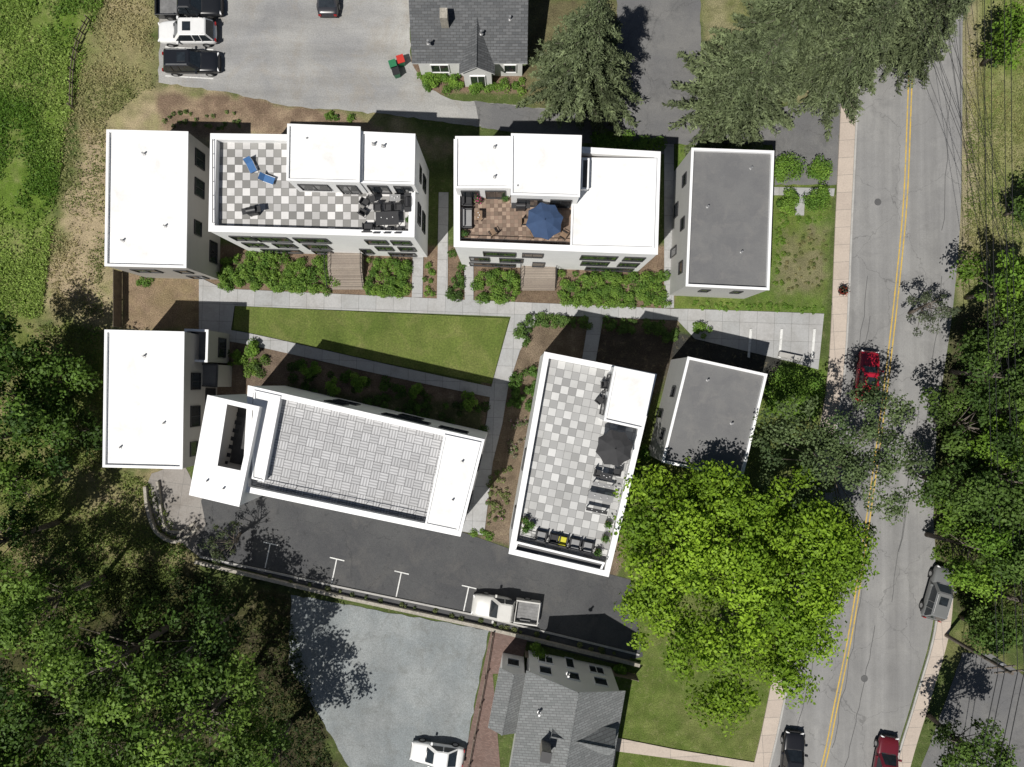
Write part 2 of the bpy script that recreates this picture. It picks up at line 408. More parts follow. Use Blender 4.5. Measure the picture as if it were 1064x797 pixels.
def bed(name,px,h,col,dens=1.0,tip=None,r=(.25,.5),leaf=.13,flower=None):
    poly=[W2(*q) for q in px]; nb=max(3,int(parea(poly)*2.6*dens)); c=inpoly_pts(poly,nb)
    rad=r[0]+rng.random(nb)*(r[1]-r[0]); hh=h*(.55+.6*rng.random(nb))
    per=(130*(rad/.4)**2*(.13/leaf)**2).astype(int)+12
    idx=np.repeat(np.arange(nb),per); n=len(idx)
    d=norm(rng.normal(size=(n,3))); d[:,2]=np.abs(d[:,2]); k=.55+.5*rng.random(n)
    C=np.stack([c[idx,0]+d[:,0]*rad[idx]*k,c[idx,1]+d[:,1]*rad[idx]*k,.03+d[:,2]*hh[idx]*k],1)
    Nn=d*.6+[0,0,.5]+rng.normal(size=(n,3))*.4
    a=np.array(col);b=np.array(tip if tip is not None else [x*1.5 for x in col]); f=rng.random(nb)[idx][:,None]
    cc=(a*(1-f)+b*f)*(.65+.7*rng.random((n,1)))
    if flower is not None:
        w=rng.random(n)<.06; cc[w]=flower
    return quadmesh(name,leafquads(C,Nn,leaf*(.7+.7*rng.random(n)),.6),cc,M['leaf'])
def shrub(name,px,py,r,h,col,tip=None,leaf=.14,dens=1):
    x,y,_=W(px,py,h*.5); e=empty(name,(x,y,0)); m=MB()
    nb=max(6,int(10*r)); th=rng.random(nb)*6.28; q=np.sqrt(rng.random(nb))*r*.7
    cx=q*np.cos(th);cy=q*np.sin(th); cz=h*(.45+.4*rng.random(nb))*(1-.4*(q/r)**2)
    for i in range(nb): m.cyl((0,0,0),(cx[i],cy[i],cz[i]),.03,.01,5)
    m.build('stems',[M['bark']],e)
    per=int(170*dens*(.14/leaf)**2); idx=np.repeat(np.arange(nb),per); n=len(idx)
    cr=r*.42*(.7+.5*rng.random(nb))
    d=norm(rng.normal(size=(n,3)))
    C=np.stack([cx[idx],cy[idx],cz[idx]],1)+d*(rng.random(n)**.4*cr[idx])[:,None]
    C[:,2]=np.maximum(C[:,2],.03)
    a=np.array(col);b=np.array(tip if tip is not None else [x_*1.5 for x_ in col]); f=rng.random(nb)[idx][:,None]
    cc=(a*(1-f)+b*f)*(.65+.7*rng.random((n,1)))
    quadmesh('foliage',leafquads(C,d*.6+[0,0,.5]+rng.normal(size=(n,3))*.4,leaf*(.7+.7*rng.random(n)),.6),cc,M['leaf'],e)
    return e
# ---------------------------------------------------------------- ground
def axis_pts(lim,fine,step):
    a=np.arange(-fine,fine+1e-6,step); e=fine*np.array([1.1,1.3,1.8,3,6,15,lim/fine])
    return np.concatenate([-e[::-1],a,e])
gx=axis_pts(1500,50,.2); gy=axis_pts(1500,38,.2)
X,Y=np.meshgrid(gx,gy); x=X.ravel();y=Y.ravel()
n1=fbm(x,y,.12,11);n2=fbm(x,y,.5,31);n3=fbm(x,y,1.7,51)
colr=np.tile(np.array([.085,.115,.035]),(len(x),1))
def zone(px,c,soft=.6,amp=1.5,op=1.0,c2=None):
    global colr
    poly=[W2(*q) for q in px]
    d=sdf(x,y,poly)+(n2-.5)*amp*2+(n3-.5)*amp*.8
    m=np.clip(.5-d/soft,0,1)[:,None]*op
    cc=np.array(c)
    if c2 is not None:
        f=np.clip((n1*.45+n2*.35+n3*.2-.40)/.2,0,1)[:,None]; cc=cc*(1-f)+np.array(c2)*f
    colr=colr*(1-m)+cc*m
G1=(.12,.19,.03);DRY=(.37,.30,.19);SOIL=(.21,.15,.105)
zone([(-500,-400),(100,-400),(118,0),(95,60),(75,150),(62,240),(50,330),(-500,340)],G1,1.5,2.2,1,(.24,.25,.10))
zone([(118,-400),(165,-400),(162,85),(240,100),(430,125),(480,150),(215,160),(215,340),(60,345),(45,300),(62,240),(75,150),(95,60)],DRY,2,1.6,1,(.23,.23,.095))
zone([(85,95),(112,100),(110,340),(60,345)],(.40,.32,.21),1.5,1.2,.85)
zone([(88,30),(160,20),(160,90),(110,130),(75,130)],(.16,.19,.055),2,2,.7,(.30,.25,.14))
zone([(-500,330),(110,335),(110,480),(150,500),(160,570),(60,600),(-500,600)],(.14,.17,.045),2,2,1,(.25,.21,.11))
zone([(110,485),(165,490),(215,560),(200,620),(120,600),(95,530)],(.34,.27,.17),1.2,1,.9,(.17,.18,.065))
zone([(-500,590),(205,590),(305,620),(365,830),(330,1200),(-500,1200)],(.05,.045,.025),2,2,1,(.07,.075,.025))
zone([(165,98),(260,102),(340,114),(400,132),(400,142),(165,142)],SOIL,.6,.5,1,(.33,.25,.17))
zone([(128,285),(213,285),(213,343),(128,343)],(.29,.21,.145),.6,.6,1,(.22,.17,.10))
zone([(213,255),(705,255),(705,325),(213,310)],(.15,.11,.075),.3,.2,1,SOIL)
zone([(215,345),(285,352),(512,405),(508,560),(400,530),(215,420)],(.12,.09,.065),.3,.2,1,(.16,.12,.09))  # mulch bed, its colour darkened to deepen the shade north of block F
zone([(290,400),(512,420),(500,470),(400,445)],(.06,.075,.03),.5,.5,.8)
zone([(500,400),(560,330),(705,330),(705,500),(640,600),(500,560)],(.15,.115,.08),.3,.3,1,(.20,.155,.11))
zone([(625,345),(700,345),(715,380),(690,480),(655,480),(600,385)],(.06,.05,.04),.5,.4,.9)  # cast shadow of block G painted into the ground colour
zone([(800,150),(868,150),(865,225),(858,330),(700,325),(700,150)],(.105,.165,.035),.3,.3,1,(.13,.17,.04))
zone([(812,238),(860,240),(856,308),(812,306)],(.24,.20,.13),1.2,1.2,.7,(.14,.16,.05))
zone([(715,360),(860,380),(855,560),(815,720),(795,830),(625,830),(640,700),(650,480)],(.10,.145,.03),1,.8,1,(.14,.165,.05))
zone([(700,345),(800,365),(822,378),(800,398),(700,378)],(.045,.045,.04),.4,.3,1)  # shadow north of cottage H painted as near-black ground
zone([(812,378),(860,386),(850,440),(795,430)],(.11,.19,.03),.5,.5,1)
zone([(725,-300),(880,-300),(875,100),(800,112),(755,125),(730,90)],(.15,.17,.055),1,1,1,(.25,.23,.13))
zone([(1003,-400),(1500,-400),(1500,300),(990,320)],(.16,.20,.055),1.2,1.2,1,(.26,.25,.12))
zone([(1000,0),(1018,0),(1014,250),(995,320)],(.33,.28,.19),1,1,.8)
zone([(990,320),(1500,300),(1500,690),(1000,640),(968,560),(975,430)],(.07,.07,.035),1,1,1,(.12,.11,.06))
zone([(960,680),(1000,650),(1064,690),(1064,730)],(.15,.16,.06),1,1,1)
zone([(425,60),(550,60),(550,98),(430,95)],(.20,.14,.10),.3,.3,1)
zone([(545,0),(700,0),(700,110),(545,112)],(.12,.10,.06),.8,.8,1,(.15,.14,.07))
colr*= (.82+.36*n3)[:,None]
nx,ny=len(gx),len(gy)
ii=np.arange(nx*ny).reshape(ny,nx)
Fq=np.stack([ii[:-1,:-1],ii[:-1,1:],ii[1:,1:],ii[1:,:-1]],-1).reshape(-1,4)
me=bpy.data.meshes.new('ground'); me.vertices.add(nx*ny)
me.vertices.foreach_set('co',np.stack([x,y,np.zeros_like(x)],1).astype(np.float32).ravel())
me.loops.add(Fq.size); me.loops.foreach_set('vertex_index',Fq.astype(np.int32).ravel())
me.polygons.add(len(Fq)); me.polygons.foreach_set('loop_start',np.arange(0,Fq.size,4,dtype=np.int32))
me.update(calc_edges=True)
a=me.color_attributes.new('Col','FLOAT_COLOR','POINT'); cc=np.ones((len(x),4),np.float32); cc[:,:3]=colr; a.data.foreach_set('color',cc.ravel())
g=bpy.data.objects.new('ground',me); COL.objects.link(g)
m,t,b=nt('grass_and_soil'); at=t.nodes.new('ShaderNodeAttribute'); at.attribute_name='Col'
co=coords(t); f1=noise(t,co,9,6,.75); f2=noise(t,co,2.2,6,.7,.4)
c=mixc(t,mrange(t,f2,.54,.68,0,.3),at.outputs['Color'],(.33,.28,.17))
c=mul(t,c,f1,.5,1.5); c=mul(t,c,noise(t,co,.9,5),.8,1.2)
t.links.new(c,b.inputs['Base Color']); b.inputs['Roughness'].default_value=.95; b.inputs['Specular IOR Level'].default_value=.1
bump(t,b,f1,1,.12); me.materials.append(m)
# ---------------------------------------------------------------- paved surfaces
sheet('gravel_parking_lot',[(172,-400),(165,85),(235,96),(300,110),(370,116),(430,122),(520,134),(570,141),(600,125),(560,112),(470,103),(440,90),(427,65),(425,-400)],M['lot'],jit=.1)
sheet('asphalt_lane',[(500,132),(492,105),(560,113),(640,108),(645,-400),(728,-400),(728,95),(760,128),(800,114),(874,98),(869,192),(805,192),(803,150),(700,150),(690,160),(600,147),(540,138)],M['lane'],jit=.07)
CL=[(1060,-420),(975,-120),(955,0),(947,60),(941,200),(932,300),(918,420),(901,545),(885,650),(868,735),(855,797),(820,930),(760,1150)]
LE=[(1004,-420),(920,-120),(900,0),(893,80),(886,220),(878,385),(862,480),(846,560),(832,640),(815,730),(800,797),(765,930),(700,1150)]
RE=[(1110,-420),(1022,-120),(1002,0),(1000,100),(998,220),(990,320),(975,430),(970,520),(972,590),(968,655),(947,730),(927,797),(895,930),(835,1150)]
sL=smooth(LE);sR=smooth(RE);sC=smooth(CL)
st=empty('street')
sheet('road_surface',sL+sR[::-1],M['street'],parent=st)
strip('centre_line_a',sC,.12,.030,M['yellow'],st,.15); strip('centre_line_b',sC,.12,.030,M['yellow'],st,-.15)
def shift(p,d): return [(a+d,b_) for a,b_ in p]
for k in range(9):
    y0=random.uniform(40,760); d=random.uniform(-48,48)
    seg=[q for q in sC if y0<q[1]<y0+random.uniform(60,240)]
    if len(seg)>2: strip('crack_seal',[(a+d+random.uniform(-1.5,1.5),b_) for a,b_ in seg],.05,.034+.001*k,M['tar'],st)
for (a_,b_) in ((912,210),(960,505),(898,705)):
    mm=MB(); q=W(a_,b_); mm.cyl((q[0],q[1],.0),(q[0],q[1],.036),.3,.3,20); mm.build('manhole_cover',[M['tar']])
sw=empty('sidewalk')
walkL=ccw([W2(*q) for q in shift(sL,-18)+shift(sL,-2.2)[::-1]]); mm=MB(); mm.prism(walkL,-.05,.13); mm.build('paving',[M['walk']],sw)
strip('kerb',shift(sL,-1.0),.16,.134,M['kerb'],sw,z0=-.05)
sw2=empty('sidewalk'); seg=[q for q in sR if q[1]>600]
mm=MB(); mm.prism(ccw([W2(*q) for q in shift(seg,4)+shift(seg,18)[::-1]]),-.05,.13); mm.build('paving',[M['walk']],sw2)
strip('kerb',shift(seg,2.6),.16,.134,M['kerb'],sw2,z0=-.05)
sheet('asphalt_parking_lot',[(1000,678),(1030,680),(1100,725),(1500,800),(1400,1100),(850,1100),(935,850),(960,790)],M['lane'],jit=.05)
sheet('driveway_apron',[(190,480),(200,500),(240,505),(250,560),(207,578),(165,548),(150,512),(158,492)],M['conc2'],jit=.05)
sheet('driveway',[(222,500),(258,505),(478,552),(535,572),(655,602),(668,682),(640,690),(208,580),(203,562),(214,545),(209,520)],M['asphalt'])
sheet('gravel_yard',[(303,618),(508,655),(480,800),(440,1100),(330,1100),(365,800),(300,690)],M['gravel'],jit=.08)
sheet('brick_path',[(510,656),(548,664),(540,700),(512,700),(520,800),(480,800)],M['brickpath'])
sheet('footpath',[(207,288),(232,300),(470,311),(700,321),(715,321),(856,326),(850,384),(822,376),(722,352),(704,333),(560,327),(530,329),(244,318),(240,345),(207,341)],M['conc'],thick=.02)
sheet('footpath',smooth([(207,341),(240,343),(290,353),(400,378),(511,402)],6)+smooth([(511,413),(400,390),(285,364),(240,355),(207,352)],6),M['conc'],thick=.02)
sheet('footpath',[(531,328),(560,327),(540,365),(528,402),(522,440),(512,480),(503,556),(480,552),(495,480),(505,440),(511,400)],M['conc'],thick=.02)
sheet('footpath',[(456,200),(466,200),(465,312),(454,312)],M['conc'],thick=.02)
sheet('footpath',[(482,250),(492,250),(492,313),(483,313)],M['conc'],thick=.02)
sheet('footpath',[(429,262),(440,262),(439,309),(428,309)],M['conc'],thick=.02)
sheet('footpath',[(690,150),(700,150),(700,320),(690,320)],M['conc'],thick=.02)
sheet('footpath',[(777,194),(867,196),(866,204),(836,203),(835,224),(826,224),(826,203),(777,203)],M['conc'],thick=.02)
sheet('footpath',[(640,766),(700,778),(785,792),(782,799),(640,780),(625,900),(610,900),(636,768)],M['walk'],thick=.02)
sheet('footpath',[(612,328),(627,328),(618,380),(604,378)],M['conc'],thick=.02)
sheet('lawn',[(245,318),(529,331),(511,399),(400,377),(285,351),(243,342)],M['lawn'],thick=.04)
pm=empty('bike_parking_stripes')
for a_ in (780,812,846): sheet('stripe',[(a_-1.5,342),(a_+1,342),(a_-1.5,372),(a_-4,371)],M['paint'],z=.15,parent=pm)
pk=empty('parking_bay_markings')
def tick(a_,b_,L=32):
    strip('bay_line',[(a_,b_),(a_-L*.2,b_+L*.95)],.1,.075+.001*random.random(),M['paint'],pk); strip('bay_tee',[(a_-7,b_-2),(a_+8,b_+1.5)],.1,.078+.001*random.random(),M['paint'],pk)
for a_,b_ in ((281,565),(350,581),(417,595),(487,610)): tick(a_,b_,26)
pk2=empty('parking_bay_markings')
for b_ in (-12,19,49,79): strip('bay_line',[(172,b_),(222,b_+3)],.1,.05,M['paint'],pk2)
# ---------------------------------------------------------------- buildings
def addwin(mb,A,B,lst,outsign=1):
    A=Vector(A[:2]);B=Vector(B[:2]);d=(B-A);L=d.length;d.normalize();n=Vector((d.y,-d.x))*outsign
    rz=math.atan2(d.y,d.x)
    for u0,u1,z0,z1 in lst:
        a=A+d*(u0*L);b_=A+d*(u1*L);c=(a+b_)/2;w=(b_-a).length
        q=c+n*.015; mb.box((q.x,q.y,(z0+z1)/2),(w,.05,z1-z0),rz,0)
        for zz in (z0-.03,z1+.03):
            q=c+n*.04; mb.box((q.x,q.y,zz),(w+.12,.12,.06),rz,1)
        for s in (-1,1):
            q=c+n*.04+d*(s*(w/2+.03)); mb.box((q.x,q.y,(z0+z1)/2),(.06,.12,z1-z0),rz,1)
        if w>1.1:
            q=c+n*.035; mb.box((q.x,q.y,(z0+z1)/2),(.05,.08,z1-z0),rz,1)
def block(parent,px,ztop,par=.7,cap=.35,mats=None,z0=0.0,inner=None,wins=None,tag='',fr='frame'):
    """walls + coping + recessed roof deck"""
    P=ccw([W2(a,b_,ztop) for a,b_ in px]); 
    I=inset(P,cap) if inner is None else ccw([W2(a,b_,ztop) for a,b_ in inner])
    if inner is not None:
        best=min(range(len(I)),key=lambda k:(I[k][0]-P[0][0])**2+(I[k][1]-P[0][1])**2); I=I[best:]+I[:best]
    O=inset(P,-.04); n=len(P); m=MB()
    zt=ztop-.12
    for k in range(n):
        j=(k+1)%n
        m.poly([(*P[k],z0),(*P[j],z0),(*P[j],zt),(*P[k],zt)],0)
        m.poly([(*O[k],zt),(*O[j],zt),(*O[j],ztop),(*O[k],ztop)],1)
        m.poly([(*P[k],zt),(*P[j],zt),(*O[j],zt),(*O[k],zt)],1)
        m.poly([(*O[k],ztop),(*O[j],ztop),(*I[j],ztop),(*I[k],ztop)],1)
        m.poly([(*I[j],ztop-par),(*I[k],ztop-par),(*I[k],ztop),(*I[j],ztop)],3)
    m.poly([(*p,ztop-par) for p in I],2)
    ms=mats or [M['white'],M['coping'],M['membrane'],M['white']]
    m.build('walls_and_roof'+tag,ms,parent)
    if wins:
        w=MB()
        for side,l in wins.items():
            A,B=W2(*px[side],ztop),W2(*px[(side+1)%len(px)],ztop)
            addwin(w,A,B,l,-1)
        w.build('windows'+tag,[M['glass'],M[fr]],parent)
    return P
def vents(parent,pts,z,r=.07,h=.35):
    m=MB()
    for a_,b_ in pts:
        q=W(a_,b_,z); m.cyl(q,(q[0],q[1],z+h),r,r,10,0); m.cyl((q[0],q[1],z-.01),(q[0],q[1],z+.04),r*2,r*1.6,10,0)
    m.build('roof_vents',[M['metal']],parent,bevel=0)
def ang(a,b_,z):
    p=W(*a,z);q=W(*b_,z); return math.atan2(q[1]-p[1],q[0]-p[0])
e=empty('townhouse')
wm=[M['sidetaupe'],M['coping'],M['membrane'],M['white']]
block(e,[(111,135),(195,137),(193,278),(109,276)],6.6,.22,.16,wm,wins={1:[(.08,.2,3.6,5.2),(.3,.42,3.6,5.2),(.62,.72,4,5.2),(.12,.24,.6,2.4),(.5,.58,.1,2.3),(.72,.88,.8,2.2)],2:[(.1,.25,3.8,5.2),(.5,.8,3.8,5.2),(.1,.3,.8,2.2)]})
vents(e,[(150,160),(172,235),(128,250)],6.4)
e=empty('townhouse')
block(e,[(109,343),(191,345),(189,487),(107,485)],6.6,.22,.16,wm,wins={1:[(.3,.42,3.6,5.2),(.55,.7,3.6,5.2),(.82,.92,4,5.2),(.42,.54,.6,2.4),(.68,.76,.1,2.3)]})
block(e,[(192,342),(216,343),(215,376),(191,375)],4.6,.8,.14,[M['sidetaupe'],M['coping'],M['greyroof'],M['white']],tag='_porch',wins={1:[(.2,.8,1,2.4)]})
block(e,[(191,377),(226,379),(225,402),(191,400)],3.2,.15,.1,[M['sidetaupe'],M['pitroof'],M['greyroof'],M['white']],tag='_entry')
vents(e,[(150,370),(170,440),(125,465)],6.4)
# ---- A
ZT=8.8; ZD=8.1
e=empty('townhouse_row'); eA=e
rA=ang((220,140),(432,141),ZT)
pA=pavermat('checkered_roof_pavers',rA,W(228,147,ZD),(.56,.55,.54),(.235,.23,.22),.585,'check',.72,1.22)
block(e,[(219,139),(432,142),(430,246),(217,240)],ZT,.7,.42,[M['white'],M['coping'],pA,M['white']],
  wins={2:[(.04,.13,5.6,7.2),(.16,.26,5.6,7.2),(.46,.62,5.4,7.2),(.66,.82,5.4,7.2),(.84,.94,5.6,7.2),(.04,.12,2.9,4.6),(.16,.24,2.9,4.6),(.5,.62,2.6,4.6),(.68,.78,2.9,4.6),(.84,.94,2.9,4.6),(.29,.34,1.1,3.2),(.06,.2,.4,1.9),(.52,.62,.4,1.9),(.7,.9,.4,1.9)],
        1:[(.2,.35,5.6,7),(.6,.8,5.6,7),(.2,.35,2.6,4.2),(.6,.8,2.6,4.2)]})
block(e,[(299,129),(374,132),(373,189),(298,187)],11.3,.16,.12,tag='_stair_penthouse',z0=ZD-.05,wins={2:[(.1,.35,8.2,10.3),(.5,.9,8.9,10.3)]})
block(e,[(375.5,137),(431,139.5),(430,191),(374.5,189.5)],10.9,.16,.12,tag='_penthouse',z0=ZD-.05,wins={2:[(.1,.4,8.2,10.2),(.55,.9,8.2,10.2)]})
vents(e,[(388,150),(398,152),(320,145)],10.9)
# ---- B
e=empty('townhouse_row'); eB=e
pB=pavermat('brown_brick_pavers',0.02,W(480,200,ZD),(.27,.20,.15),(.20,.14,.105),.3,'check',.6,1.35)
block(e,[(472,145),(686,158),(683,264),(472,256)],ZT,.7,.42,[M['white'],M['coping'],pB,M['white']],
  wins={2:[(.04,.14,5.6,7.2),(.18,.36,5.5,7.2),(.56,.66,5.6,7.2),(.7,.86,5.5,7.2),(.04,.14,2.8,4.6),(.2,.34,2.8,4.6),(.54,.6,1.1,3.2),(.66,.78,2.8,4.6),(.84,.94,2.8,4.6),(.04,.3,.4,1.9),(.7,.95,.4,1.9)],
        3:[(.2,.3,5.6,7),(.6,.7,5.6,7)]})
block(e,[(473.5,142),(530,142),(530,195),(473,195)],11.0,.16,.12,tag='_penthouse',z0=ZD-.05,wins={2:[(.1,.45,8.2,10.2),(.6,.9,8.2,10.2)]})
block(e,[(531.5,139),(604,141),(602,204),(531,202)],11.3,.16,.12,tag='_stair_penthouse',z0=ZD-.05,wins={2:[(.1,.4,8.2,10.2),(.55,.9,8.2,10.2)]})
block(e,[(596,164),(682,165),(679,258),(593,256)],9.0,.12,.1,tag='_flat_roof',z0=ZD-.05)
block(e,[(605,165),(612,165),(611,196),(604,196)],9.6,.1,.08,[M['white'],M['coping'],M['pitroof'],M['white']],tag='_dark_slot',z0=ZD)  # narrow raised block with a dark top beside the stair penthouse
vents(e,[(514,153),(514,184),(538,194)],10.85)
# ---- D
e=empty('garage_cottage')
gm=[M['sidegrey'],M['coping'],M['greyroof'],M['coping']]
block(e,[(719,154),(804,157),(799,301),(713,297)],6.2,.3,.16,gm,wins={3:[(.12,.2,3.6,4.8),(.45,.53,3.6,4.8),(.78,.86,3.6,4.8),(.3,.36,.1,2.2),(.6,.7,.9,2.2)],2:[(.25,.35,3.6,4.8),(.65,.75,3.6,4.8)]})
vents(e,[(780,175),(735,215),(770,262)],5.9)
# ---- H
e=empty('garage_cottage')
block(e,[(715,371),(797,389),(771,498),(688,480)],6.2,.3,.16,gm,wins={3:[(.2,.28,3.6,4.8),(.62,.7,3.6,4.8),(.4,.46,.1,2.2)],0:[(.2,.3,3.4,4.8),(.6,.7,3.4,4.8)]})
vents(e,[(735,395),(760,440)],5.9)
# ---- G
e=empty('townhouse_row'); eG=e
rG=ang((567,366),(681,389),ZT)
pG=pavermat('mixed_grey_roof_pavers',rG,W(572,373,ZD),(.50,.50,.49),(.33,.33,.325),.6,'check',.80,1.2)
block(e,[(566,366),(682,389),(632,599),(529,575)],ZT,.7,.38,[M['white'],M['coping'],pG,M['white']],wins={3:[(.1,.2,5.5,7),(.4,.5,5.5,7)]})
block(e,[(639,381),(680,389.5),(668,446),(628,437)],11.1,.16,.12,tag='_penthouse',z0=ZD-.05,wins={2:[(.2,.8,8.2,10.2)],3:[(.1,.4,8.2,10.2),(.55,.85,8.3,10.1)]})
block(e,[(537,563),(628,585),(624,594),(534,572)],8.75,.35,.12,[M['white'],M['coping'],M['greyroof'],M['greyroof']],tag='_planter_wall',z0=ZD-.05)
# ---- F
e=empty('townhouse_row'); eF=e
rF=ang((258,402),(502,457),ZT)
pF=pavermat('parquet_roof_pavers',rF,W(290,420,ZD),(.47,.47,.475),(.29,.29,.295),.66,'parq',.90,1.12)
block(e,[(258,401),(503,457),(478,557),(252,510)],ZT,.7,.38,[M['white'],M['coping'],pF,M['white']],wins={0:[(.3,.38,5.4,7.2),(.55,.75,5.4,7.2),(.8,.92,5.4,7.2),(.3,.4,2.6,4.4),(.6,.7,2.6,4.4)],1:[(.2,.35,5.4,7),(.6,.8,5.4,7)]})
block(e,[(462,452),(499,460),(475.5,552),(442,545)],8.95,.1,.1,tag='_flat_roof',z0=ZD-.05)
block(e,[(264,406),(291,412),(274,500),(262,497)],8.92,.1,.08,tag='_landing_roof',z0=ZD-.05)
block(e,[(216,411),(269,423),(248,526),(197,514)],9.7,2.3,.3,[M['white'],M['coping'],M['pitroof'],M['sidetaupe']],inner=[(236,420),(264,426.5),(250,489),(226,484)],tag='_stair_tower')
mm=MB()
for k in range(7):
    q=W(244-k*2.2,430+k*8,7.4); mm.box((q[0]+.1,q[1],7.5+.14*k),(1.4,.3,.05),rF,0)
mm.build('stairs',[M['charcoal']],e)
vents(e,[(480,480),(470,520)],8.85); vents(e,[(215,500),(232,508)],9.7)
def railing(parent,pts,z,h=1.0):
    m=MB(); P=[W(a_,b_,z) for a_,b_ in pts]
    for i in range(len(P)-1):
        a_=Vector(P[i]);b_=Vector(P[i+1]); m.cyl(a_+Vector((0,0,h)),b_+Vector((0,0,h)),.03,.03,6)
        m.cyl(a_+Vector((0,0,.15)),b_+Vector((0,0,.15)),.02,.02,6)
        k=max(1,int((b_-a_).length/.9))
        for j in range(k+1):
            q=a_.lerp(b_,j/k); m.cyl(q,q+Vector((0,0,h)),.02,.02,6)
    m.build('railing',[M['frame']],parent)
railing(eB,[(480,250),(590,254)],ZD,.95)
railing(eF,[(268,503),(440,539)],ZD,.95)
railing(eG,[(541,556),(630,578)],ZD,.95)
railing(eA,[(226,149),(226,234)],ZD,.9)
# gable houses
def gable(name,px,ze,zr,ns,ov=.3,wall='sidewhite',roof='shingle',z0=0,wins=None,parent=None,tag=''):
    e=parent or empty(name)
    TL,TR,BR,BL=[Vector(W2(a_,b_,ze)) for a_,b_ in px]
    if ns: r0=(TL+TR)/2;r1=(BL+BR)/2; sides=[(TL,BL),(TR,BR)]
    else: r0=(TL+BL)/2;r1=(TR+BR)/2; sides=[(TL,TR),(BL,BR)]
    m=MB(); d=(r1-r0).normalized()
    for a_,b_ in sides:
        th=.12
        top=[(a_.x,a_.y,ze),(b_.x,b_.y,ze),(r1.x,r1.y,zr),(r0.x,r0.y,zr)]
        m.poly(top,0); m.poly([(p[0],p[1],p[2]-th) for p in top][::-1],1)
        for k in range(4):
            p,r=top[k],top[(k+1)%4]; m.poly([p,r,(r[0],r[1],r[2]-th),(p[0],p[1],p[2]-th)],1)
    m.cyl((r0.x,r0.y,zr+.01),(r1.x,r1.y,zr+.01),.07,.07,6,0)
    m.build('roof'+tag,[M[roof],M['wframe']],e)
    P=ccw([tuple(v) for v in (TL,TR,BR,BL)]); I=inset(P,ov); w=MB()
    w.prism(I,z0,ze-.1)
    for rp,s in ((r0,1),(r1,-1)):
        rr_=rp+d*ov*s
        prs=sorted(I,key=lambda p:(Vector(p)-rp).length)[:2]
        w.poly([(*prs[0],ze-.1),(*prs[1],ze-.1),(rr_.x,rr_.y,zr-.2)])
    w.build('walls'+tag,[M[wall]],e)
    if wins:
        g_=MB()
        pts=[(TL,TR),(TR,BR),(BR,BL),(BL,TL)]
        for s,l in wins.items():
            A,B=pts[s]; dd=(B-A).normalized(); nn=Vector((dd.y,-dd.x))*-1
            A2=A-nn*ov;B2=B-nn*ov
            addwin(g_,A2,B2,l,-1)
        g_.build('windows'+tag,[M['glass'],M['wframe']],e)
    return e
h=gable('grey_roof_house',[(427,-75),(549,-75),(548,66),(428,66)],3.4,5.6,False,.4,wins={2:[(.1,.2,.9,2.3),(.35,.45,.9,2.3),(.7,.85,.9,2.3)]})
gable('',[(478,20),(515,20),(514,77),(477,77)],3.3,4.6,True,.3,parent=h,tag='_porch',wins={2:[(.3,.7,.2,2.3)]})
mm=MB(); q=W(462,20,5); mm.box((q[0],q[1],4.9),(.6,.8,2.2),0,0); mm.build('chimney',[M['stone']],h)
vents(h,[(500,35),(445,45),(530,20)],4.6,.09,.5)
h=gable('white_gable_house',[(547,697),(650,718),(622,880),(520,858)],5.6,7.8,True,.35,roof='shingle2',wins={0:[(.15,.27,3.2,4.6),(.44,.56,3.2,4.6),(.72,.85,3.2,4.6),(.15,.3,.8,2.2),(.45,.53,.1,2.2),(.7,.85,.8,2.2)]})
gable('',[(519,694),(549,700),(536,762),(507,756)],4.2,5.0,True,.25,roof='shingle2',parent=h,tag='_wing',wins={0:[(.3,.7,1.2,2.6)]})
gable('',[(575,745),(640,758),(634,785),(569,772)],6.4,7.5,False,.2,z0=5,roof='shingle2',parent=h,tag='_dormer')
mm=MB(); q=W(567,783,8); mm.box((q[0],q[1],7.2),(.7,.7,2.6),-.2,0); mm.box((q[0],q[1],8.55),(.8,.8,.1),-.2,1); mm.build('chimney',[M['stone'],M['black']],h)
vents(h,[(560,740),(590,700)],6.5,.09,.6)
# ---------------------------------------------------------------- stoops, fences, walls
def stoop(px,py0,py1,w,n=6,h=1.05):
    x0,y0,_=W(px,py0); _,y1,_=W(px,py1); e=empty('wooden_entry_steps'); m=MB()
    m.box((x0,y0-.8,h/2),(w,1.7,h),0,0)
    L=(y0-1.65)-y1; 
    for k in range(n):
        hh=h*(n-k-.5)/(n+.5); yy=y0-1.65-(k+.5)*L/n; m.box((x0,yy,hh/2),(w,L/n-.005,hh),0,0)
    m.build('treads',[M['wood']],e)
    r=MB()
    for s in (-1,1):
        xx=x0+s*(w/2+.06)
        r.cyl((xx,y0,h+.9),(xx,y0-1.6,h+.9),.03,.03); r.cyl((xx,y0-1.6,h+.9),(xx,y1+.1,.95),.03,.03)
        for k in range(9):
            yy=y0-(y0-y1)*k/8*.97; hz=h+.9 if yy>y0-1.6 else .95+(h-.05)*(yy-y1)/((y0-1.6)-y1); r.cyl((xx,yy,0),(xx,yy,hz),.018,.018,5)
    r.build('handrail',[M['frame']],e)
stoop(361,262,301,2.9); stoop(559,272,302,2.9)
def wallrun(name,pts,w,h,mat,sm=0):
    p=smooth(pts,sm) if sm else pts; return strip(name,p,w,h,mat,None,0,0.0)
wallrun('stone_garden_wall',[(204,583),(350,618),(500,650),(664,690)],.28,.42,M['stone'])
wallrun('driveway_kerb',[(208,578),(350,609),(500,640),(664,680)],.15,.15,M['kerb'])
bed('planting_strip',[(212,582),(350,612),(500,643),(660,682),(660,687),(500,648),(350,616),(212,586)],.35,(.06,.09,.025),1.0,(.16,.18,.07),(.12,.28),.11)
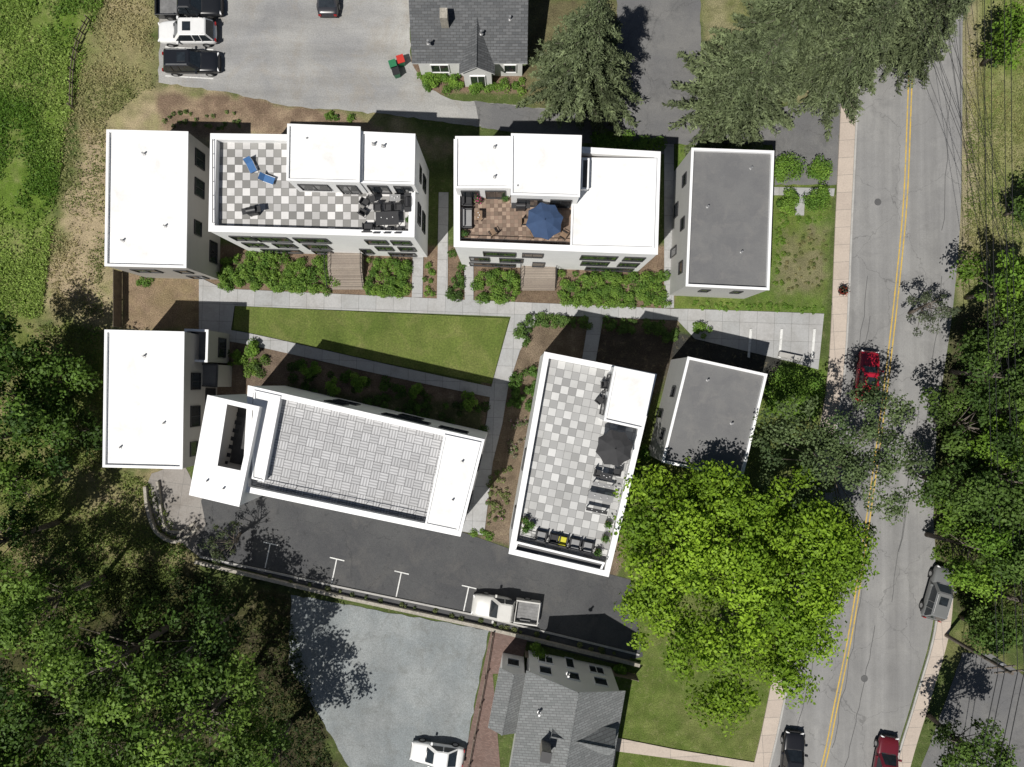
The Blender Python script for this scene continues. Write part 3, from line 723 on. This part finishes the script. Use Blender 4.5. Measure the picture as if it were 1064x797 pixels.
wallrun('stone_garden_wall',[(153,505),(156,530),(165,552),(185,562),(207,548)],.25,.5,M['stone'],4)
wallrun('stone_garden_wall',[(165,500),(172,545),(188,552),(203,543)],.2,.35,M['stone'],4)
def fence(name,pts,h=1.1,sp=2.2,solid=False):
    e=empty(name); m=MB(); P=[Vector(W2(*q)) for q in pts]
    for i in range(len(P)-1):
        a_,b_=P[i],P[i+1]; L=(b_-a_).length; k=max(1,int(L/sp)); rz=math.atan2((b_-a_).y,(b_-a_).x)
        for j in range(k+1):
            q=a_.lerp(b_,j/k); m.box((q.x,q.y,h/2),(.1,.1,h),rz)
        c=(a_+b_)/2
        for zz in (.3,.65,1.0):
            if zz<h: m.box((c.x,c.y,zz),(L,.04,.1),rz)
        if solid: m.box((c.x,c.y,h/2),(L,.025,h-.1),rz)
    m.build('posts_and_rails',[M['fencewood']],e); return e
fence('wooden_fence',smooth([(95,22),(84,45),(78,75),(77,112)],3),1.0)
fence('wooden_fence',[(127,283),(127,340)],1.5,2,True)
fence('wooden_fence',[(546,676),(660,700)],1.6,2,True)
fence('wooden_fence',[(512,657),(505,700),(487,795),(480,850)],1.0)
wallrun('concrete_seat_wall',[(808,368),(832,373)],.4,.45,M['kerb'])
# ---------------------------------------------------------------- vehicles
paints={}
def paint(c):
    if c not in paints: paints[c]=flat('car_paint',c,.28,.0,.5,.04,.8)
    return paints[c]
def car(name,px,py,deg,L,Wd,H,c,kind='suv',rails=False):
    x0,y0,_=W(px,py,.8); e=empty(name,(x0,y0,.02),math.radians(deg))
    pm_=paint(c); hw=Wd/2; zb={'suv':1.02,'sedan':.88,'pickup':1.08}[kind]
    st_=[(-.5,.80,.62),(-.47,.92,.86),(-.40,.98,.97),(-.2,1,1.0),(.1,1,1.0),(.2,1,.985),(.32,.985,.93),(.43,.93,.86),(.48,.84,.74),(.5,.72,.56)]
    if kind=='pickup': st_=[(-.14,1,.98)]+[s for s in st_ if s[0]>-.1]
    m=MB(); rings=[]
    for s,wf,zf in st_:
        w=hw*wf;zt=zb*zf; xx=s*L
        half=[(w*.9,.28),(w,.42),(w,zt*.72),(w*.955,zt*.93),(w*.78,zt),(w*.4,zt*1.015)]
        ring=[(xx,a_,b_) for a_,b_ in half]+[(xx,-a_,b_) for a_,b_ in half[::-1]]
        i=len(m.v); m.v+=ring; rings.append((i,len(ring)))
    for k in range(len(rings)-1):
        i,n=rings[k]; j=rings[k+1][0]
        for q in range(n):
            r=(q+1)%n; m.f.append((i+q,j+q,j+r,i+r)); m.m.append(0)
    i,n=rings[0]; m.f.append(tuple(range(i,i+n))); m.m.append(0)
    i,n=rings[-1]; m.f.append(tuple(range(i+n-1,i-1,-1))); m.m.append(0)
    m.build('body',[pm_],e,True,sub=1)
    if kind=='suv': bx=(-.47,.20);tx=(-.40,.07)
    elif kind=='sedan': bx=(-.37,.20);tx=(-.22,.05)
    else: bx=(-.135,.22);tx=(-.10,.11)
    def ring(xa,xb,w,z,c_):
        return [(xa,-w+c_,z),(xa+c_*.4,-w,z),(xb-c_*1.2,-w,z),(xb,-w+c_*1.6,z),(xb,w-c_*1.6,z),(xb-c_*1.2,w,z),(xa+c_*.4,w,z),(xa,w-c_,z)]
    g_=MB(); A=ring(bx[0]*L,bx[1]*L,hw*.92,zb*.965,.12);B=ring(tx[0]*L,tx[1]*L,hw*.76,H-.07,.14);C=ring(tx[0]*L+.1,tx[1]*L-.12,hw*.66,H,.14)
    g_.v+=A+B+C
    for q in range(8):
        r=(q+1)%8; g_.f.append((q,r,8+r,8+q)); g_.m.append(1 if q in (1,3,5,7) else 0)
        g_.f.append((8+q,8+r,16+r,16+q)); g_.m.append(0)
    g_.f.append(tuple(range(16,24))); g_.m.append(0)
    g_.build('cabin',[pm_,M['glass']],e)
    d=MB()
    for s in (-1,1):
        for xx in ((bx[0]+bx[1])/2*L-.1,)+(((bx[0]*.72+bx[1]*.28)*L,) if kind=='suv' else ()):
            d.cyl((xx,s*hw*.925,zb*.97),(xx-.02,s*hw*.765,H-.07),.045,.045,5,0)
        d.box((bx[1]*L-.35,s*(hw+.1),zb+.04),(.16,.24,.14),0,0)
        if rails: d.cyl((tx[0]*L+.25,s*hw*.66,H+.05),(tx[1]*L-.25,s*hw*.66,H+.05),.025,.025,6,1)
        d.box((.478*L,s*hw*.66,zb*.66),(.1,hw*.36,.13),s*-.35,2)
        d.box((-.495*L,s*hw*.72,zb*.74),(.07,hw*.26,.22),0,3)
    d.box((.497*L,0,zb*.5),(.05,hw*.9,.24),0,4)
    d.box((.5*L,0,.38),(.06,hw*1.4,.12),0,4)
    if kind!='pickup': d.box((-.5*L,0,.42),(.07,hw*1.5,.14),0,4)
    d.box((bx[1]*L-.02,0,zb*.975),(.14,hw*1.3,.03),0,4)
    if kind=='suv': d.box((tx[1]*L-.75,0,H+.004),(.7,hw*.8,.012),0,5)
    d.build('trim',[pm_,M['metal'],M['lamp'],M['brake'],M['black'],M['glass']],e)
    wv=MB()
    for s in (-1,1):
        for xx in (-.31*L,.31*L):
            wv.cyl((xx,s*(hw-.22),.34),(xx,s*(hw+.02),.34),.35,.35,18,0); wv.cyl((xx,s*(hw+.021),.34),(xx,s*(hw+.03),.34),.2,.2,12,1)
    wv.build('wheels',[M['rubber'],M['metal']],e)
    if kind=='pickup':
        b=MB(); x1=-.5*L;x2=-.145*L; Lb=x2-x1;cx=(x1+x2)/2
        for s in (-1,1): b.box((cx,s*(hw-.06),.68),(Lb,.12,.74),0,0)
        b.box((x1+.04,0,.68),(.08,hw*2-.26,.74),0,0); b.box((x2-.06,0,.68),(.06,hw*2-.26,.74),0,0)
        b.box((cx,0,.55),(Lb-.16,hw*2-.26,.06),0,1); b.box((x1-.06,0,.45),(.14,hw*1.8,.16),0,2)
        for s in (-1,1): b.box((-.31*L,s*(hw-.22),.68),(.9,.2,.2),0,1)
        for k in range(6): b.box((cx,-hw*.7+k*hw*.28,.585),(Lb-.2,.03,.015),0,1)
        b.build('cargo_bed',[pm_,M['bedliner'],M['metal']],e,bevel=.02)
    return e
car('parked_pickup_truck',196,5,0,5.6,1.95,1.85,(.015,.016,.018),'pickup')
car('parked_suv',194,33,180,5.0,1.95,1.8,(.72,.72,.71),'suv',True)
car('parked_suv',198,64,0,4.8,1.92,1.7,(.012,.013,.016),'suv',True)
car('parked_car',340,-13,90,4.7,1.85,1.45,(.03,.03,.035),'sedan')
car('parked_pickup_truck',525,633,172,5.8,2.0,1.9,(.55,.54,.51),'pickup')
car('parked_car',454,785,172,4.6,1.82,1.45,(.75,.75,.74),'sedan')
car('red_car',902,391,84,4.4,1.8,1.5,(.38,.012,.03),'suv')
car('parked_suv',976,617,74,4.6,1.85,1.65,(.16,.165,.165),'suv',True)
car('black_car',824,790,84,4.7,1.85,1.5,(.012,.012,.014),'sedan')
car('dark_red_car',921,794,80,4.6,1.85,1.5,(.12,.012,.02),'sedan')
# ---------------------------------------------------------------- terrace furniture
def umbrella(px,py,z,r,mat):
    x0,y0,_=W(px,py,z+2.2); e=empty('patio_umbrella',(x0,y0,z)); m=MB(); n=8
    m.cyl((0,0,0),(0,0,2.55),.03,.03,8,1); m.cyl((0,0,0),(0,0,.08),.28,.26,16,1)
    rim=[(r*math.cos(6.283*k/n+.2),r*math.sin(6.283*k/n+.2),2.0) for k in range(n)]
    mid=[(r*.5*math.cos(6.283*k/n+.2),r*.5*math.sin(6.283*k/n+.2),2.32) for k in range(n)]
    for k in range(n):
        a_,b_=rim[k],rim[(k+1)%n];c,d=mid[k],mid[(k+1)%n]; s=((a_[0]+b_[0])/2*.94,(a_[1]+b_[1])/2*.94,1.98)
        m.poly([a_,s,c],0); m.poly([s,b_,d],0); m.poly([s,d,c],0); m.poly([c,d,(0,0,2.5)],0)
        m.poly([a_,(a_[0],a_[1],1.88),(s[0],s[1],1.86),s],0); m.poly([s,(s[0],s[1],1.86),(b_[0],b_[1],1.88),b_],0)
        m.cyl(a_,(0,0,2.48),.012,.012,4,1)
    m.cyl((0,0,2.5),(0,0,2.62),.06,.02,8,0)
    m.build('canopy_and_pole',[mat,M['charcoal']],e)
def chair(px,py,z,deg,mat=None,name='patio_chair'):
    x0,y0,_=W(px,py,z); e=empty(name,(x0,y0,z),math.radians(deg)); m=MB()
    m.box((0,0,.43),(.5,.5,.05),0,0); m.box((-.24,0,.7),(.05,.5,.5),0,0)
    for sx in (-1,1):
        for sy in (-1,1): m.cyl((sx*.23,sy*.23,0),(sx*.23,sy*.23,.42),.02,.02,5,1)
    for s in (-1,1): m.box((0,s*.25,.62),(.46,.05,.03),0,1)
    m.build('seat_back_legs',[mat or M['charcoal'],M['frame']],e)
def table(px,py,z,w,l,deg,mat):
    x0,y0,_=W(px,py,z); e=empty('patio_table',(x0,y0,z),math.radians(deg)); m=MB()
    m.box((0,0,.72),(l,w,.05),0,0)
    for sx in (-1,1):
        for sy in (-1,1): m.cyl((sx*(l/2-.08),sy*(w/2-.08),0),(sx*(l/2-.08),sy*(w/2-.08),.7),.03,.03,6,1)
    for k in range(3): m.cyl((l*(k-1)*.25,.05*(-1)**k,.745),(l*(k-1)*.25,.05*(-1)**k,.84),.03,.035,8,2)
    m.build('top_and_legs',[mat,M['frame'],M['white']],e)
def lounger(px,py,z,deg):
    x0,y0,_=W(px,py,z); e=empty('sun_lounger',(x0,y0,z),math.radians(deg)); e.scale=(.62,.85,.9); m=MB()
    m.box((-.25,0,.32),(1.25,.62,.05),0,0)
    m.poly([(.375,-.31,.345),(.375,.31,.345),(.85,.31,.75),(.85,-.31,.75)][::-1],0); m.poly([(.375,-.31,.30),(.375,.31,.30),(.85,.31,.70),(.85,-.31,.70)],0)
    for sx in (-.8,.3):
        for s in (-1,1): m.cyl((sx,s*.29,0),(sx,s*.29,.32),.02,.02,5,1)
    for s in (-1,1): m.cyl((-.88,s*.33,.34),(.38,s*.33,.34),.025,.025,5,1); m.cyl((.38,s*.33,.34),(.86,s*.33,.75),.025,.025,5,1)
    m.build('sling_and_frame',[M['lblue'],M['metal']],e)
def pot(px,py,z,r=.22,h=.35,mat=None,col=(.06,.12,.03),name='potted_plant',fl=None):
    x0,y0,_=W(px,py,z+.4); e=empty(name,(x0,y0,z)); m=MB(); m.cyl((0,0,0),(0,0,h),r*.75,r,14,0); m.cyl((0,0,h-.04),(0,0,h),r*1.08,r*1.08,14,0); m.build('pot',[mat or M['terracotta']],e)
    n=220; d=norm(rng.normal(size=(n,3))); d[:,2]=np.abs(d[:,2]); C=d*(r*1.5*(.5+.6*rng.random((n,1))))+[0,0,h]
    cc=np.array(col)*(.6+1.1*rng.random((n,1)))
    if fl is not None: cc[rng.random(n)<.25]=fl
    quadmesh('plant',leafquads(C,d+rng.normal(size=(n,3))*.4,.13*(.7+.6*rng.random(n)),.5),cc,M['leaf'],e)
def grill(px,py,z,deg):
    x0,y0,_=W(px,py,z); e=empty('barbecue_grill',(x0,y0,z),math.radians(deg)); m=MB()
    m.box((0,0,.45),(.7,.5,.7),0,0); m.cyl((-.34,0,.86),(.34,0,.86),.24,.24,14,0)
    for s in (-1,1): m.box((s*.53,0,.82),(.34,.46,.04),0,1)
    m.cyl((-.28,-.29,.95),(.28,-.29,.95),.015,.015,6,1)
    for s in (-1,1): m.cyl((s*.3,-.26,.05),(s*.3,.26,.05),.06,.06,8,0)
    m.build('hood_and_cart',[M['black'],M['charcoal']],e)
def sofa(px,py,z,deg,w,mat):
    x0,y0,_=W(px,py,z); e=empty('outdoor_armchair',(x0,y0,z),math.radians(deg)); m=MB()
    m.box((0,0,.16),(w,.75,.28),0,1); m.box((0,-.02,.37),(w-.22,.62,.13),0,0); m.box((0,.36,.5),(w,.12,.5),0,1); m.box((0,.26,.56),(w-.24,.12,.34),0,0)
    for s in (-1,1): m.box((s*(w/2-.05),0,.42),(.1,.75,.3),0,1)
    m.build('frame_and_cushions',[mat,M['frame']],e,bevel=.03)
lounger(262,173,ZD,115); lounger(279,187,ZD,160)
grill(265,221,ZD,10)
chair(380,212,ZD,-30); chair(388,208,ZD,200); chair(378,222,ZD,60)
table(404,229,ZD,1.0,1.7,2,M['charcoal'])
for i in range(3): chair(393+i*11,217,ZD,-90); chair(393+i*11,241,ZD,90)
grill(425,213,ZD,90); pot(425,228,ZD,.2,.35,M['black']); table(412,208,ZD,.5,.8,0,M['greyc']); sofa(383,238,ZD,180,.8,M['charcoal'])
umbrella(566,229,ZD,1.4,M['blue']); 
table(572,240,ZD,.9,1.3,10,M['teak'])
for a_,b_,d in ((555,244,30),(585,246,150),(545,232,0)): chair(a_,b_,ZD,d,M['teak'])
sofa(486,228,ZD,90,1.5,M['greyc']); sofa(486,210,ZD,90,.8,M['charcoal']); table(498,226,ZD,.5,.7,90,M['teak']); pot(483,243,ZD,.2,.35); pot(497,208,ZD,.22,.4,M['blue'],(.08,.12,.04),fl=(.5,.05,.2)); grill(541,216,ZD,0); chair(512,243,ZD,120,M['teak']); pot(525,206,ZD,.2); pot(588,208,ZD,.2)
umbrella(639,466,ZD,1.4,M['charcoal'])
chair(627,400,ZD,0); chair(634,408,ZD,90); chair(622,416,ZD,-40); table(628,410,ZD,.5,.5,0,M['frame'])
chair(620,491,ZD,-12,M['charcoal']); chair(640,490,ZD,170); table(629,494,ZD,.5,.9,-12,M['charcoal'])
table(623,515,ZD,.5,1.9,-12,M['greyc']); table(619,529,ZD,.25,1.6,-12,M['charcoal']); table(626,503,ZD,.25,1.6,-12,M['greyc'])
sofa(562,556,ZD,168,.85,M['greyc']); sofa(576,559,ZD,168,.85,M['charcoal']); sofa(583.5,561,ZD,168,.85,M['yellowc']); sofa(597,564,ZD,168,.85,M['greyc']); sofa(610,567,ZD,168,.85,M['greyc'])
for a_,b_ in ((546,541),(552,546),(546,550),(629,560),(621,574),(632,545)): pot(a_,b_,ZD,.22,.4,M['terracotta'],(.07,.14,.03))
pot(876,302,.13,.36,.5,M['black'],(.05,.05,.03),'flower_planter',(.45,.06,.04))
def bin_(px,py,mat,name='wheelie_bin'):
    x0,y0,_=W(px,py,.5); e=empty(name,(x0,y0,.0),.3); m=MB(); i=len(m.v)
    m.v+=[(-.22,-.24,.05),(.22,-.24,.05),(.22,.24,.05),(-.22,.24,.05),(-.28,-.32,1),(.28,-.32,1),(.28,.32,1),(-.28,.32,1)]
    for f_ in ((0,1,5,4),(1,2,6,5),(2,3,7,6),(3,0,4,7),(0,3,2,1)): m.f.append(f_);m.m.append(0)
    m.box((0,0,1.03),(.62,.7,.06),0,1); m.cyl((-.3,.3,.12),(.3,.3,.12),.11,.11,10,2); m.cyl((-.26,.38,.95),(.26,.38,.95),.02,.02,6,2)
    m.build('body_lid_wheels',[M['green'],mat,M['black']],e)
bin_(409,69,M['green']); bin_(417,64,M['red']); bin_(412,76,M['black'])
def pole(px,py,z):
    x0,y0,_=W(px,py,z); e=empty('utility_pole',(x0,y0,0)); m=MB(); m.cyl((0,0,0),(0,0,z),.17,.12,10,0)
    for zz in (z-.4,z-1.3): m.box((0,0,zz),(2.2,.1,.12),.1,0)
    for k in (-1,-.5,.5,1): m.cyl((k,k*.1,z-.34),(k,k*.1,z-.15),.04,.03,8,1)
    m.cyl((.35,0,z-2.6),(.35,0,z-1.7),.24,.24,12,1)
    m.build('pole_and_crossarms',[M['bark'],M['metal']],e); return x0,y0,z
p1=pole(1052,700,8.5);p3=W(985,1150,8.5)
we=empty('overhead_wires'); mm=MB()
for a_,b_,r_ in ((p3,p1,.03),(p1,(W(1040,-330,9)),.024),(W(1130,420,8),W(930,-90,8),.016),(W(1090,560,8),W(985,-90,8),.016)):
    for k in (-1,-.5,.5,1):
        pr=None
        for s in range(13):
            t_=s/12; q=(a_[0]*(1-t_)+b_[0]*t_+k,a_[1]*(1-t_)+b_[1]*t_+k*.1,a_[2]*(1-t_)+b_[2]*t_-.15-1.2*4*t_*(1-t_)*.6)
            if pr: mm.cyl(pr,q,r_,r_,4,0,False)
            pr=q
mm.build('cables',[M['black']],we)
# ---------------------------------------------------------------- planting
SH=(.075,.15,.024);ST=(.155,.25,.04);DK=(.045,.08,.02)
bed('shrub_bed',[(228,284),(232,270),(262,262),(340,268),(352,280),(350,305),(300,303),(228,298)],1.0,SH,2.0,ST)
bed('shrub_bed',[(380,270),(428,272),(428,308),(380,306)],1.0,SH,2.0,ST)
bed('shrub_bed',[(441,272),(455,272),(454,309),(440,308)],.5,SH,1.2,ST,(.15,.3))
bed('shrub_bed',[(467,262),(481,262),(481,312),(467,311)],.8,DK,1.2,SH)
bed('shrub_bed',[(493,282),(541,282),(541,300),(536,315),(493,313)],1.0,SH,2.0,ST)
bed('shrub_bed',[(579,282),(692,284),(694,296),(694,320),(579,317)],.9,SH,1.8,ST)
bed('ground_cover',[(600,282),(694,280),(694,320),(600,318)],.25,(.09,.15,.03),1.6,(.15,.22,.05),(.15,.3))
bed('hedge',[(536,342),(545,326),(613,331),(612,341),(555,338),(548,365),(536,363)],.9,(.06,.11,.025),2.6,(.10,.17,.035),(.2,.4))
bed('hedge',[(625,331),(705,335),(702,356),(690,358),(688,346),(625,343)],.9,(.06,.11,.025),2.6,(.10,.17,.035),(.2,.4))
bed('hedge',[(530,382),(560,382),(561,415),(550,426),(526,420)],1.0,(.07,.13,.025),2,SH,(.25,.4))
bed('ornamental_grass_bed',[(508,490),(532,480),(526,545),(503,548)],.5,(.09,.13,.035),1.5,(.19,.21,.08),(.12,.28),.12,(.5,.2,.35))
bed('ornamental_grass_bed',[(530,432),(552,430),(545,470),(528,480)],.5,(.08,.13,.035),1.2,(.22,.19,.14),(.12,.28),.12,(.5,.25,.4))
bed('planting_row',[(168,113),(252,116),(250,136),(168,132)],.35,(.06,.11,.025),.9,(.15,.20,.06),(.12,.25),.12)
bed('shrub_bed',[(432,76),(545,82),(545,98),(436,94)],.8,SH,1.5,ST)
bed('shrub_bed',[(330,112),(372,122),(368,130),(330,124)],.5,SH,.8,ST,(.2,.4))
bed('ground_cover',[(716,312),(856,318),(856,326),(716,321)],.2,(.09,.17,.02),3,(.15,.24,.04),(.1,.25))
bed('ground_cover',[(805,222),(866,224),(865,232),(815,232),(815,300),(803,300)],.18,(.09,.17,.02),2.2,(.16,.24,.04),(.1,.25))
bed('planting_bed',[(815,238),(860,240),(856,308),(815,306)],.22,(.10,.14,.035),1.1,(.24,.21,.10),(.08,.2),.1)
bed('planting_bed',[(232,362),(278,368),(272,395),(236,388)],.6,DK,1.0,ST)
bed('planting_bed',[(300,372),(508,418),(504,450),(380,424),(300,405)],.35,DK,.5,SH)
bed('hedge',[(722,333),(738,333),(737,352),(722,350)],.9,SH,2,ST,(.2,.35))
bed('shrub_bed',[(130,286),(165,289),(165,298),(130,296)],.5,SH,.7,ST)
bed('shrub_bed',[(488,545),(530,552),(530,560),(488,556)],.4,SH,.7,ST)
for a_,b_,r_ in ((322,383,.9),(373,397,.9),(432,408,.85),(487,417,.85),(262,362,.8),(247,372,.7),(346,402,.9),(818,174,1.55),(851,178,1.3),(819,210,1.25),(851,209,1.4),(806,182,.8),(558,682,1.1),(475,84,.8),(497,86,.8),(448,82,.8),(818,400,1.7),(838,406,1.5),(804,410,1.2),(660,500,.8),(672,470,.8),(640,700,.9)):
    shrub('shrub',a_,b_,r_,r_*1.25,(.085,.17,.024),(.17,.28,.04))
bed('shrub_bed',[(612,140),(650,143),(692,148),(690,158),(650,157),(612,156)],1.6,SH,1.6,ST,(.4,.7),.15)
def wild(name,px,n,h,c1,c2,sz,thr=.55):
    poly=[W2(*q) for q in px]; p=inpoly_pts(poly,n*2); dn=fbm(p[:,0],p[:,1],.35,77); p=p[(dn+rng.random(len(p))*.35)>thr][:n]; n=len(p)
    k=4; P=np.repeat(p,k,axis=0)+rng.normal(size=(n*k,2))*.12; m=len(P)
    f=np.clip(np.repeat(fbm(p[:,0],p[:,1],.18,99)*4-1.5,k)+rng.normal(size=m)*.15,0,1)[:,None]
    hh=h*(.3+.9*rng.random(m)*np.repeat(.4+fbm(p[:,0],p[:,1],.4,5),k))
    C=np.stack([P[:,0],P[:,1],hh*.6],1); Nn=np.concatenate([rng.normal(size=(m,2))*.7,np.full((m,1),.8)],1)
    cc=(np.array(c1)*(1-f)+np.array(c2)*f)*(.6+.8*rng.random((m,1)))
    quadmesh(name,leafquads(C,Nn,sz*(.5+rng.random(m)),.45),cc,M['leaf'])
wild('meadow_vegetation',[(-60,-30),(106,-30),(108,0),(88,60),(68,150),(56,240),(44,330),(-60,340)],15000,.5,(.08,.16,.018),(.23,.32,.07),.19,.70)
wild('dry_grass',[(95,-50),(160,-50),(160,90),(110,125),(108,330),(55,330),(50,240),(62,150)],4500,.3,(.16,.19,.06),(.33,.29,.15),.15,.66)
wild('meadow_vegetation',[(-60,335),(105,340),(108,485),(155,500),(200,580),(150,640),(-60,640)],9000,.5,(.08,.14,.025),(.18,.22,.06),.19,.66)
wild('roadside_grass',[(1006,-40),(1090,-40),(1090,310),(1000,310)],6000,.25,(.12,.17,.035),(.25,.24,.10),.14,.6)
wild('undergrowth',[(975,430),(1000,330),(1100,300),(1100,690),(1010,660),(980,590)],8000,.8,(.04,.075,.016),(.10,.14,.03),.22)
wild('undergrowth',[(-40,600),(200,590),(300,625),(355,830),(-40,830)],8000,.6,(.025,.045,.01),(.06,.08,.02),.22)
# ---------------------------------------------------------------- trees
CG=(.062,.082,.038);CT=(.14,.17,.08)
conifer('spruce_tree',607,70,60,15,CG,CT)
conifer('spruce_tree',768,95,60,14,CG,CT)
conifer('spruce_tree',815,30,58,15,CG,CT)
conifer('spruce_tree',872,62,52,13,CG,CT)
conifer('spruce_tree',905,10,58,14,CG,CT)
conifer('spruce_tree',955,32,42,11,CG,CT)
tree('maple_tree',762,602,130,11.5,(.105,.185,.013),1.3,tip=(.22,.34,.025),zc_f=.62,leaf=.27,clump=1.1,la=.55)
tree('shade_tree',868,482,88,10,(.06,.095,.035),.85,tip=(.12,.165,.065),zc_f=.62,leaf=.22,clump=.85)
tree('shade_tree',965,322,27,5,(.06,.08,.04),.5,tip=(.11,.13,.08),leaf=.16,clump=.5)
DG=(.032,.07,.012);DT=(.10,.175,.026);DB=(.055,.105,.015);DU=(.15,.24,.038)
for a_,b_,r_,h_,br in ((55,625,50,12,1),(120,690,64,14,1),(38,735,58,13,0),(205,668,44,12,0),(212,752,64,14,1),(125,792,58,12,0),(272,795,42,12,0),(2,560,38,12,0),(-10,810,56,14,1),(-45,455,52,13,0),(18,420,44,10,0),(8,370,36,9,0),(62,450,34,8,0),(72,395,28,7,0),(12,500,34,9,1),(-50,640,50,14,0)):
    tree('broadleaf_tree',a_,b_,r_,h_,DB if br else DG,1.0,tip=DU if br else DT,leaf=.29,clump=1.25,depth=.62,la=1.2)
for a_,b_,r_,h_,br in ((1060,40,28,8,1),(1042,302,42,8,1),(1075,330,40,10,0),(1030,385,42,9,0),(1075,430,50,11,0),(1008,440,38,8,0),(1000,505,38,9,0),(1045,500,44,11,0),(1003,570,38,9,1),(1050,580,44,10,0),(1085,640,40,10,0),(1068,215,20,5,0),(1025,655,26,6,0),(1005,775,34,9,0),(1030,540,34,8,0),(1040,460,32,8,1)):
    tree('broadleaf_tree',a_,b_,r_,h_,(.085,.165,.018) if br else (.042,.082,.016),1.05,tip=(.17,.28,.032) if br else (.11,.18,.034),leaf=.25,clump=1.1,depth=.6)
tree('broadleaf_tree',235,562,20,5,(.05,.07,.03),.35,tip=(.09,.11,.05),leaf=.16,clump=.5)
# ---------------------------------------------------------------- light, sky, camera
sd=Vector((.38,.46,-1)).normalized()
L=bpy.data.lights.new('sun','SUN'); L.energy=4.9; L.angle=math.radians(.5); L.color=(1,.965,.91)
so=bpy.data.objects.new('sun',L); COL.objects.link(so); so.rotation_euler=sd.to_track_quat('-Z','Y').to_euler(); so.location=(0,0,80)
wd=bpy.data.worlds.new('World'); sc.world=wd; wd.use_nodes=True; t=wd.node_tree
bg=t.nodes['Background']; sk=t.nodes.new('ShaderNodeTexSky'); sk.sky_type='NISHITA'; sk.sun_disc=False
sk.sun_elevation=math.asin(-sd.z); sk.sun_rotation=math.atan2(-sd.x,-sd.y)%(2*math.pi)
t.links.new(sk.outputs[0],bg.inputs[0]); bg.inputs[1].default_value=.05
# the shade in the photograph is deep: keep the sky fill at the low end
bg.inputs[1].default_value=.05*.72
cam=bpy.data.cameras.new('camera'); cam.sensor_width=36; cam.lens=18/ (532/FL); cam.clip_end=4000
co_=bpy.data.objects.new('camera',cam); COL.objects.link(co_); co_.location=(0,0,CH); co_.rotation_euler=(0,0,0); sc.camera=co_
sc.view_settings.view_transform='Standard'; sc.view_settings.look='None'; sc.view_settings.exposure=0
